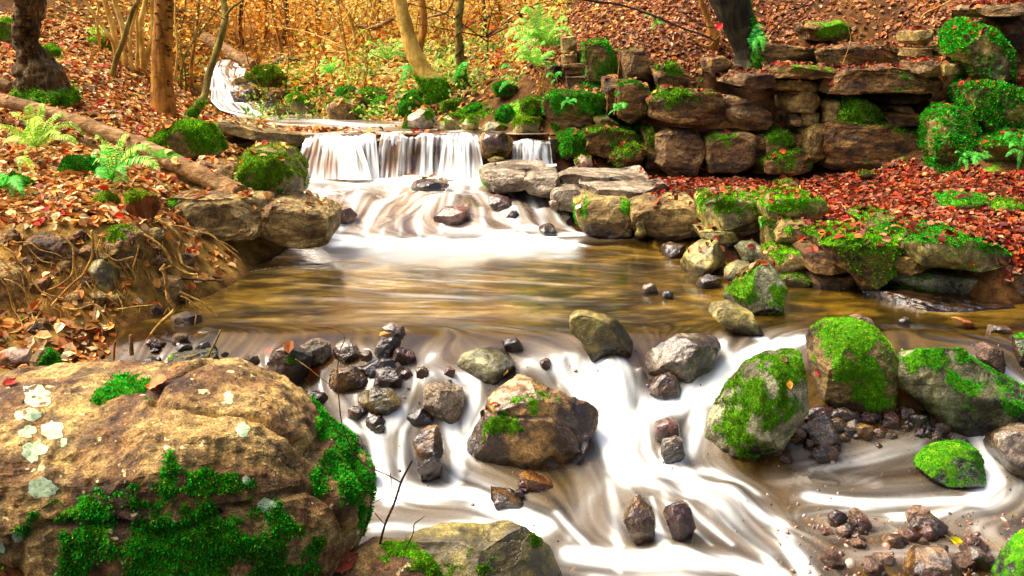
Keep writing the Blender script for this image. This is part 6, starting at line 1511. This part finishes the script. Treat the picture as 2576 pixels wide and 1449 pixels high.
# ------------------------------------------------------------------ leaf litter, dropped on whatever lies below
gs = 0.16
Vb, Fb, kind = [ground_mesh_V], [ground_mesh_F], [np.zeros(len(ground_mesh_F), int)]
off = len(ground_mesh_V)
for V, Fc in SOLID:
    Fc = np.asarray(Fc)
    Vb.append(V); Fb.append(Fc + off); kind.append(np.ones(len(Fc), int)); off += len(V)
Vb = np.vstack(Vb); Fb = np.vstack(Fb); kind = np.concatenate(kind)
BVH = BVHTree.FromPolygons(Vb.tolist(), Fb.tolist(), all_triangles=True)
PL = np.array([(.74,.32,.06),(.62,.22,.03),(.88,.54,.20),(.42,.12,.015),(.92,.72,.36),(.66,.03,.008),(.26,.06,.010),(.84,.42,.07)]); WL = np.array([.2,.18,.17,.15,.08,.07,.08,.07])
PR = np.array([(.36,.045,.010),(.50,.075,.014),(.16,.016,.005),(.56,.22,.10),(.62,.15,.022),(.09,.010,.005),(.66,.02,.006),(.72,.46,.10),(.26,.11,.04),(.40,.21,.11)]); WR = np.array([.20,.15,.17,.10,.08,.11,.03,.02,.09,.07])
PU = np.array([(.36,.12,.03),(.52,.20,.07),(.20,.05,.012),(.60,.32,.14),(.60,.18,.03),(.09,.025,.008)]); WU = np.array([.25,.2,.22,.12,.1,.11])
PB = np.array([(.78,.42,.07),(.60,.24,.03),(.86,.60,.18),(.50,.13,.02),(.70,.34,.06),(.34,.10,.015)]); WBk = np.array([.2,.2,.15,.15,.2,.1])
r = np.random.default_rng(40)
def drop(n, xr, yr, dens):
    out = []
    yy = r.uniform(*yr, n); xx = r.uniform(*xr, n)
    uvq = proj(np.stack([xx, yy, ground_raw(xx, yy)], -1))
    for x, y, q in zip(xx, yy, uvq):
        if not (-150 < q[0] < 2720 and -120 < q[1] < 1080): continue
        h = BVH.ray_cast(Vector((x, y, 8.0)), Vector((0, 0, -1)))
        if h[0] is None: continue
        k = kind[h[2]]
        nz = h[1].z
        p = dens(h[0], h[1], k)
        if r.random() < p: out.append((*h[0], *(h[1] if nz > 0 else -h[1]), k))
    return np.array(out)
def dens_left(p, n, k):
    u, v = proj(np.array(p))
    if p[1] > 4.4 and p[2] < 0.05 and u > 300: return 0
    if 520 < u < 700 and 100 < v < 290: return 0
    if k == 1: return .11 if n.z > .5 else 0
    if n.z < .45: return .2
    if v > 780: return .55
    if v > 570: return .26
    return 1 if v < 570 else .6
def dens_right(p, n, k):
    u, v = proj(np.array(p))
    if p[2] < .12 and v > 560: return 0
    if 540 > v > 330 and u < 1480 and p[2] < .5 and k == 0: return 0
    if k == 1: return (.10 if v > 440 else .12) * (0 if u < 1640 and v > 410 else 1) if n.z > .6 else .01
    if u < 1640 and v > 410 and p[1] < 8.4: return .15
    if n.z < .35: return .15
    if v < 210: return .95 if fbm(np.array([p[0] * 1.3, p[1] * 1.3, 3.0]), 2, 9) > -.15 else .3
    if fbm(np.array([p[0] * 1.5, p[1] * 1.5, 0.0]), 2, 7) > .35 and v < 330: return .2
    return 1
def make_litter(name, hits, pal, wts, size, label, tilt=.35):
    n = len(hits)
    N = unit(hits[:, 3:6] + r.normal(0, tilt, (n, 3)))
    D = np.cross(N, r.normal(0, 1, (n, 3))); D = unit(D)
    P = hits[:, :3] + hits[:, 3:6] * r.uniform(.002, .02, (n, 1))
    Ls = size * r.uniform(.4, 1.4, n)
    c = pal[r.choice(len(pal), n, p=wts / wts.sum())] * r.uniform(.35, 1.2, (n, 1))
    o = leaves_obj(name, P - D * Ls[:, None] * .5, D, N, Ls, np.clip(c, 0, 1), 'leaf', wr=.34, fold=.5)
    return tag(o, label, 'leaf litter', kind='stuff')
h1 = drop(56000, (-7, -.6), (4.2, 12.0), dens_left)
make_litter('leaf_litter', h1, PL, WL, .06, 'bright orange and tan fallen leaves covering the left bank')
h2 = drop(50000, (.5, 5.2), (5.2, 8.75), dens_right)
make_litter('leaf_litter', h2, PR, WR, .052, 'deep red and brown fallen leaves covering the bench under the right cliff', .5)
h3 = drop(34000, (.2, 6.0), (8.75, 12.5), dens_right)
make_litter('leaf_litter', h3, PU, WU, .052, 'brown and pinkish fallen leaves on the slope above the right cliff')
h4 = drop(24000, (-6, 1.4), (10.4, 18), lambda p, n, k: (0 if (p[1] < 11.5 and p[2] < .68) else (.3 if k == 1 else .8)))
make_litter('leaf_litter', h4, PB, WBk, .065, 'golden brown fallen leaves on the far bank')

# ------------------------------------------------------------------ single leaves one can point at
def one_leaf(u, v, Lpx, ang, col, label, wr=.34, y=None, flip=0.0, lift=.006, cat='leaf'):
    o_ = Vector((0, 0, H)); d = Vector((W(u, v, 1.0) - np.array([0, 0, H])).tolist()).normalized()
    h = BVH.ray_cast(o_, d)
    if y is not None: p = W(u, v, y); n = np.array([0, -.8, .6])
    else: p = np.array(h[0]); n = np.array(h[1]); n = n if n @ np.array(d) < 0 else -n
    p = p + n * lift
    e1 = np.cross(n, [0, 1, 0]) * -1; e1 = e1 / np.linalg.norm(e1)
    if e1[0] < 0: e1 = -e1
    e2 = np.cross(n, e1); e2 = e2 if e2[2] > 0 else -e2
    Ln = Lpx / F * np.linalg.norm(p - np.array([0, 0, H]))
    a = math.radians(ang)
    D = e1 * math.cos(a) + e2 * math.sin(a); S = np.cross(D, n)
    ns = 9; t = np.linspace(0, 1, ns); w = np.sin(math.pi * t ** .85) * wr * (1 + .06 * np.cos(t * 40))
    V = []
    for i in range(ns):
        cpt = p + D * Ln * (t[i] - .5) + n * Ln * .06 * math.sin(t[i] * 5 + ang)
        for s in (-1, -.5, 0, .5, 1): V.append(cpt + S * s * w[i] * Ln + n * Ln * (.10 * abs(s) + .02 * math.cos(i * 3.1) * abs(s)))
    V = np.array(V)
    c = np.repeat([col], len(V), 0) * (1 + .25 * np.cos(np.repeat(t, 5) * 50))[:, None]; c[2::5] *= .6
    # a short stalk
    st_, q, tt = tube(np.array([p - D * Ln * .5, p - D * Ln * .62 + n * .002, p - D * Ln * .75]), [Ln * .012] * 2, 4, cap=False)
    Fq = np.vstack([grid_faces(ns, 5), q + len(V)])
    V = np.vstack([V, st_]); c = np.vstack([np.clip(c, 0, 1), np.repeat([np.array(col) * .5], len(st_), 0)])
    return tag(mk('leaf', V, Fq, M['leaf'], attrs={'col': c}), label, cat)
one_leaf(397, 969, 62, 170, (.70,.16,.05), 'curled orange leaf on the crest of the huge ochre boulder', .38)
one_leaf(868, 1416, 78, 20, (.26,.045,.02), 'dark red-brown leaf on the pale yellow boulder', .32)
one_leaf(1248, 1020, 30, 25, (.80,.03,.006), 'small scarlet leaf on the central wet boulder', .22)
one_leaf(1809, 68, 26, 50, (.75,.015,.01), 'bright red leaf on a twig beside the dark trunk', .3, y=8.7)
one_leaf(1455, 508, 24, 80, (.85,.22,.03), 'orange leaf on the corner of the stone ledge', .4)
one_leaf(1457, 521, 18, 20, (.85,.66,.42), 'cream leaf just under the orange one on the ledge', .45)
one_leaf(1917, 558, 24, 160, (.02,.60,.03), 'vivid green leaf beside the pinkish round stone', .42)
one_leaf(163, 868, 46, 75, (.55,.18,.05), 'ribbed tan beech leaf standing in the left bank', .42)
one_leaf(2407, 1364, 40, -30, (.80,.72,.01), 'yellow leaf among the pebbles at lower right', .24, y=3.7)
one_leaf(1986, 967, 22, 80, (.85,.34,.03), 'small orange leaf on the leaning mossy boulder', .35)
one_leaf(1973, 906, 20, 110, (.14,.06,.03), 'dry brown leaf on top of the leaning mossy boulder', .28)
one_leaf(678, 885, 30, 60, (.50,.02,.012), 'dark red leaf stuck beside the dark rounded stone', .4)
one_leaf(2060, 935, 24, 80, (.45,.015,.01), 'wine-red leaf caught between the two tall mossy boulders', .35)
one_leaf(442, 925, 24, 70, (.75,.15,.02), 'orange-red leaf on the grey-green slab', .35)
one_leaf(160, 818, 30, 10, (.62,.10,.02), 'bright red leaf low in the left bank mud', .3)
one_leaf(390, 775, 40, 10, (.55,.12,.02), 'rusty leaf under the pale root', .36)
one_leaf(1270, 935, 18, 10, (.66,.40,.05), 'tan leaf in the wet slide', .3)
one_leaf(25, 965, 34, 70, (.35,.02,.012), 'dark crimson leaf left of the yellowish stone', .35)
one_leaf(2560, 648, 40, -25, (.66,.20,.05), 'long orange leaf at the right edge on the ledge', .26)
one_leaf(2010, 205, 10, 10, (.6,.35,.1), 'pale leaf on the thin cliff slab', .4)

# lichen on the huge boulder
def lichen(u, v, w, h, seed):
    r = np.random.default_rng(seed)
    n = 26; d0 = np.array([0, 0, H]); pts = []
    for ring, f in enumerate((0, .5, 1.0)):
        for k in range(n if ring else 1):
            a = 2 * math.pi * k / n
            j = 1 + .4 * vn(np.array([math.cos(a) * 1.6 + seed, math.sin(a) * 1.6, .5]), seed) + .25 * vn(np.array([math.cos(a) * 5 + seed, math.sin(a) * 5, .5]), seed)
            d = W(u + math.cos(a) * w * f * j, v + math.sin(a) * h * f * j, 1.0) - d0
            hit = BVH.ray_cast(Vector(d0.tolist()), Vector(d.tolist()).normalized())
            nn = np.array(hit[1]); nn = nn if nn @ d < 0 else -nn
            pts.append(np.array(hit[0]) + nn * (.0022 if f < 1 else .0012))
    Ft = [(0, 1 + k, 1 + (k + 1) % n) for k in range(n)]
    Fq = [(1 + k, 1 + n + k, 1 + n + (k + 1) % n, 1 + (k + 1) % n) for k in range(n)]
    return mk('lichen', np.array(pts), [np.array(Ft), np.array(Fq)], M['lichen'], bigo)
for k, (u, v, w, h) in enumerate([(92,995,34,26),(82,1043,26,17),(133,1082,30,24),(68,1086,22,16),(84,1134,30,28),(102,1228,34,26),(45,1350,14,16),(48,1045,12,12),(620,1208,12,10),(672,1272,20,20),(160,1115,9,12),(610,1080,16,18),(575,1000,12,18),(5,1380,8,12)]):
    lichen(u, v, w, h, 60 + k)

# pebbles: on the bed, under thin water
r = np.random.default_rng(21)
S1, F1 = ico(2)
PP = np.array([(.26,.12,.075),(.34,.23,.14),(.13,.06,.035),(.05,.028,.022),(.50,.38,.27),(.20,.08,.04),(.09,.075,.075),(.28,.12,.05),(.10,.05,.03)])
def pebble_arr(c, s):
    q = np.linalg.qr(r.normal(0, 1, (3, 3)))[0]
    V = S1 * np.array([1, r.uniform(.6, .9), r.uniform(.45, .7)]) * s
    V = V * (1 + .12 * vn(S1 * 1.5 + r.uniform(0, 50), 3))[:, None]
    V = V @ (np.eye(3) * .5 + q * .5).T
    return V + c
Vs, Fs, Cs = [], [], []
for k in range(3600):
    u, v = (r.uniform(1950, 2600), r.uniform(1290, 1470)) if k % 2 else (r.uniform(330, 2650), r.uniform(860, 1470))
    if k % 9 == 0: u, v = r.uniform(2060, 2400), r.uniform(1040, 1100)
    y = ywater_fast(u, v)
    c = W(u, v, y); z = water_z(c[0], c[1]) - r.uniform(.0, .05)
    s = r.uniform(.007, .024)
    Vs.append(pebble_arr(np.array([c[0], c[1], z]), s)); Fs.append(F1 + len(S1) * k); Cs.append(np.repeat([PP[r.integers(0, len(PP))] * r.uniform(.5, 1.1)], len(S1), 0))
tag(mk('gravel', np.vstack(Vs), np.vstack(Fs), M['pebble'], attrs={'col': np.vstack(Cs)}), 'small wet gravel on the bed of the rapids', 'gravel', kind='stuff')
for k in range(100):
    u, v = (r.uniform(2020, 2590), r.uniform(1310, 1462)) if k < 76 else (r.uniform(2050, 2420), r.uniform(1050, 1105))
    y = ywater_fast(u, v); c = W(u, v, y); z = float(water_z(c[0], c[1])) - .008
    V = pebble_arr(np.array([c[0], c[1], z]), r.uniform(.018, .05))
    lab, grp = ('rounded pebble in the shallow clear water at lower right', 'pebbles in the shallow water at lower right') if k < 76 else ('wet dark pebble in the gap between the tall mossy boulder and the long pale one', 'wet pebbles under the mossy boulders at right')
    cc = PP[r.integers(0, len(PP))] * (1 if k < 76 else .4)
    tag(mk('pebble', V, F1, M['pebble'], attrs={'col': np.repeat([cc], len(V), 0)}), lab, 'pebble', grp)

# wet stones wedged between the boulders, and along the pool outlet
r = np.random.default_rng(33)
COLW = {'dark': 'black', 'red': 'rust-red', 'brown': 'brown', 'grey': 'grey', 'pink': 'pinkish', 'tan': 'tan', 'olive': 'olive', 'cliff': 'dark brown', 'gold': 'golden', 'cliffpale': 'yellowish'}
def sized(w, lo, hi): return ['tiny', 'small', 'middling', 'larger'][min(3, int((w - lo) / (hi - lo) * 4))]
SHAPE = ['rounded', 'angular', 'flat', 'lumpy', 'squat']
def cluster(n, ur, vr, smin, smax, mats, label, group, names='stone'):
    for k in range(n):
        u, v = r.uniform(*ur), r.uniform(*vr)
        w = r.uniform(smin, smax); h = w * r.uniform(.5, .85)
        a = np.sort(r.uniform(0, 2 * math.pi, 9) * .3 + np.arange(9) * 2 * math.pi / 9)
        rad = r.uniform(.75, 1.1, 9)
        poly = [(u + math.cos(t) * w * q, v - h + math.sin(t) * h * q) for t, q in zip(a, rad)]
        mt = mats[r.integers(0, len(mats))]
        rock(names, poly, mt, '%s %s %s %s' % (sized(w, smin, smax), SHAPE[k % 5] if h > w * .6 else 'flattish', COLW[mt], label), 'stone', n=4, facets=12, group=group, seed=int(r.integers(1, 9000)), solid=False)
cluster(38, (1900, 2150), (1045, 1175), 10, 36, ['dark', 'red', 'brown', 'dark'], 'wet stone wedged between the leaning boulder and the tall mossy one', 'wet stones between the mossy boulders')
cluster(28, (2120, 2440), (1048, 1130), 10, 34, ['dark', 'red', 'grey', 'brown'], 'wet stone in the dark gap under the long pale boulder', 'wet stones under the long pale boulder')
cluster(11, (400, 1040), (890, 985), 18, 44, ['dark', 'brown', 'brown', 'tan'], 'wet stone among the rocks of the pool outlet', 'small stones of the pool outlet')
cluster(16, (330, 600), (865, 945), 10, 30, ['brown', 'tan', 'grey'], 'stone at the muddy left corner of the pool', 'small stones at the left corner of the pool')
cluster(6, (880, 960), (1040, 1180), 16, 34, ['dark', 'brown'], 'stone beside the mossy edge of the huge boulder', 'dark stones beside the huge boulder')
cluster(34, (2060, 2570), (1310, 1470), 12, 42, ['red', 'pink', 'brown', 'grey'], 'half-submerged stone among the pebbles at lower right', 'half-submerged stones at lower right')
cluster(5, (1180, 1420), (1215, 1300), 12, 30, ['red', 'brown', 'grey'], 'stone poking through the white water at bottom centre', 'stones in the white water')
cluster(7, (1000, 1400), (905, 1000), 9, 24, ['brown', 'dark', 'red'], 'wet stone in the sliding water above the central boulder', 'stones above the central boulder')
cluster(10, (1730, 1960), (600, 720), 8, 18, ['olive', 'tan', 'grey'], 'stone filling the gap between pool-edge boulders', 'small stones by the pool edge')

# clods and stones in the washed-out bank
for k in range(42):
    u, v = r.uniform(-20, 500), r.uniform(585, 860)
    if v > 860 - max(0, u - 250) * .55: continue
    y = yground(u, v); w = r.uniform(12, 38); h = w * r.uniform(.5, .9)
    poly = [(u + math.cos(t) * w * r.uniform(.75, 1.1), v + math.sin(t) * h * r.uniform(.75, 1.1)) for t in np.arange(9) * 2 * math.pi / 9]
    mt = ['cliff', 'cliff', 'gold', 'tan', 'cliffpale'][k % 5]
    rock('clod', poly, mt, sized(w, 12, 38) + ' ' + COLW[mt] + (' lump of earth at the far left,' if u < 120 else ' lump of earth by the slabs,' if u > 380 else ' lump of earth among the roots,') + ' in the washed-out bank' or 'lump of earth and stone in the washed-out left bank', 'clod', T=w / F * y * .7, y=y - .02, n=4, facets=6, amp=.1, group='lumps in the washed-out left bank', seed=k + 5, solid=False)
# low rock bank under the far trees: dark stones added for its shaded face
e = empty('rock_outcrop', W(1050, 290, 11.0), 'low bank of added mossy stones, dark for the shade under the far trees', 'rock outcrop')
for k in range(30):
    u = r.uniform(800, 1310); v = 232 + r.uniform(0, 62) + (u - 800) * .03; w = r.uniform(20, 46); h = w * r.uniform(.4, .65)
    y = float(np.interp(u, [800, 1300], [11.35, 9.95])) + (v - 290) * -.006 + .15
    poly = [(u + math.cos(t) * w * r.uniform(.85, 1.05), v + math.sin(t) * h * r.uniform(.85, 1.05)) for t in np.arange(9) * 2 * math.pi / 9]
    rock('stone', poly, ['cliff', 'cliff', 'olive', 'dark'][k % 4], parent=e, T=.14, y=y, n=5, k=4, facets=6, amp=.07, moss=.75 if k % 3 else .3, tuft=900 if k % 3 else 200, tsize=.026, pal=['bright', 'emerald', 'olive'][k % 3], seed=k + 40, solid=False)
# rocks breaking the surface of the cascade under the falls
for poly, mat, lab in [
   ([(800,540),(830,522),(880,525),(900,545),(860,560),(815,556)], 'red', 'mauve-brown rock under thin water in the left of the cascade'),
   ([(1090,545),(1120,522),(1170,520),(1195,545),(1160,565),(1105,562)], 'red', 'dome of mauve rock veiled by water in the middle of the cascade'),
   ([(1220,500),(1250,490),(1285,500),(1290,520),(1250,528)], 'red', 'brownish rock in the right of the cascade'),
   ([(1355,575),(1375,560),(1400,570),(1405,588),(1370,592)], 'dark', 'small dark rock near the foot of the cascade at right')]:
    rock('rock', poly, mat, lab, T=.12, n=5, facets=8, solid=False)
# moss growing over the soil
gmt = np.zeros(len(GV))
for b in [(2480,250,100,120),(2440,120,60,70),(2400,380,60,60),(150,235,70,30),(60,490,50,30),(230,420,45,40),(730,200,60,30),(1200,285,120,20),(960,285,80,15),(1420,300,80,60),(1560,330,50,50),(480,340,60,30),(250,110,40,30),(1500,180,40,60),(130,140,40,20)]:
    gmt = np.maximum(gmt, blob(guv, *b))
gmt = np.clip(gmt * 1.0 + .9 * fbm(GV * 3.5, 4, 12) - .1, 0, 1)
gmt[guv[:, 0] > 2800] = 0
for pal_, n_, m_ in (('emerald', 22000, gmt * (guv[:, 0] > 1350)), ('bright', 20000, gmt * (guv[:, 0] <= 1350))):
    o = tufts(GV, ground_mesh_F, m_, n_, .035, None, pal_, .2, 4)
    tag(o, 'moss growing over the soil of the right bank' if pal_ == 'emerald' else 'moss growing over the soil of the left and far banks', 'moss')
# green and yellow herbs among the stones of the far bank
r = np.random.default_rng(19)
n = 9000
uu = r.uniform(640, 1420, n); vv = r.uniform(120, 270, n); yy = r.uniform(10.6, 13.5, n)
xx = (uu - 1288) / F * yy * 1.03
pch = fbm(np.stack([xx * 2.2, yy * 2.2, np.zeros(n)], -1), 2, 71)
ok = pch > .05
xx, yy = xx[ok], yy[ok]; m = len(xx)
P = np.stack([xx, yy, ground_z(xx, yy) + np.abs(r.normal(0, .11, m)) + .01], -1)
D = unit(r.normal(0, 1, (m, 3)) + (0, 0, .5)); N = unit(r.normal(0, .6, (m, 3)) + (0, -.5, .8))
hp = np.array([(.40,.58,.05),(.62,.70,.14),(.16,.42,.02),(.74,.74,.28),(.08,.34,.02),(.50,.40,.06)])
o = leaves_obj('herbs', P, D, N, r.uniform(.03, .06, m), hp[r.integers(0, 6, m)] * r.uniform(.6, 1.1, (m, 1)), 'foliage', wr=.3)
tag(o, 'low green and yellow herbs scattered on the far bank', 'herbs', kind='stuff')

# unseen crowns of the trees behind, added above the view to tint reflections gold
n = 15000
xx = r.uniform(-15, 11, n); yy = r.uniform(15, 30, n)
cl_ = fbm(np.stack([xx * .45, yy * .45, np.zeros(n)], -1), 3, 5)
zz = ground_z(xx, yy) + 2.4 + np.abs(r.normal(0, 1, n)) * 3.0
ok = fbm(np.stack([xx * .6, yy * .6, zz * .6], -1), 3, 8) > -.1
P = np.stack([xx, yy, zz], -1)[ok]; P = P[proj(P)[:, 1] < 60]; m = len(P)
gp_ = np.array(GOLD + ORNG)
o = leaves_obj('canopy', P, unit(r.normal(0, 1, (m, 3))), unit(r.normal(0, .6, (m, 3)) + (0, -.7, .7)), r.uniform(.14, .26, m), gp_[r.integers(0, len(gp_), m)] * r.uniform(.7, 1.05, (m, 1)), 'foliage', wr=.42)
tag(o, 'golden autumn canopy of the wood behind the stream, unseen, added for reflections', 'canopy', kind='stuff')
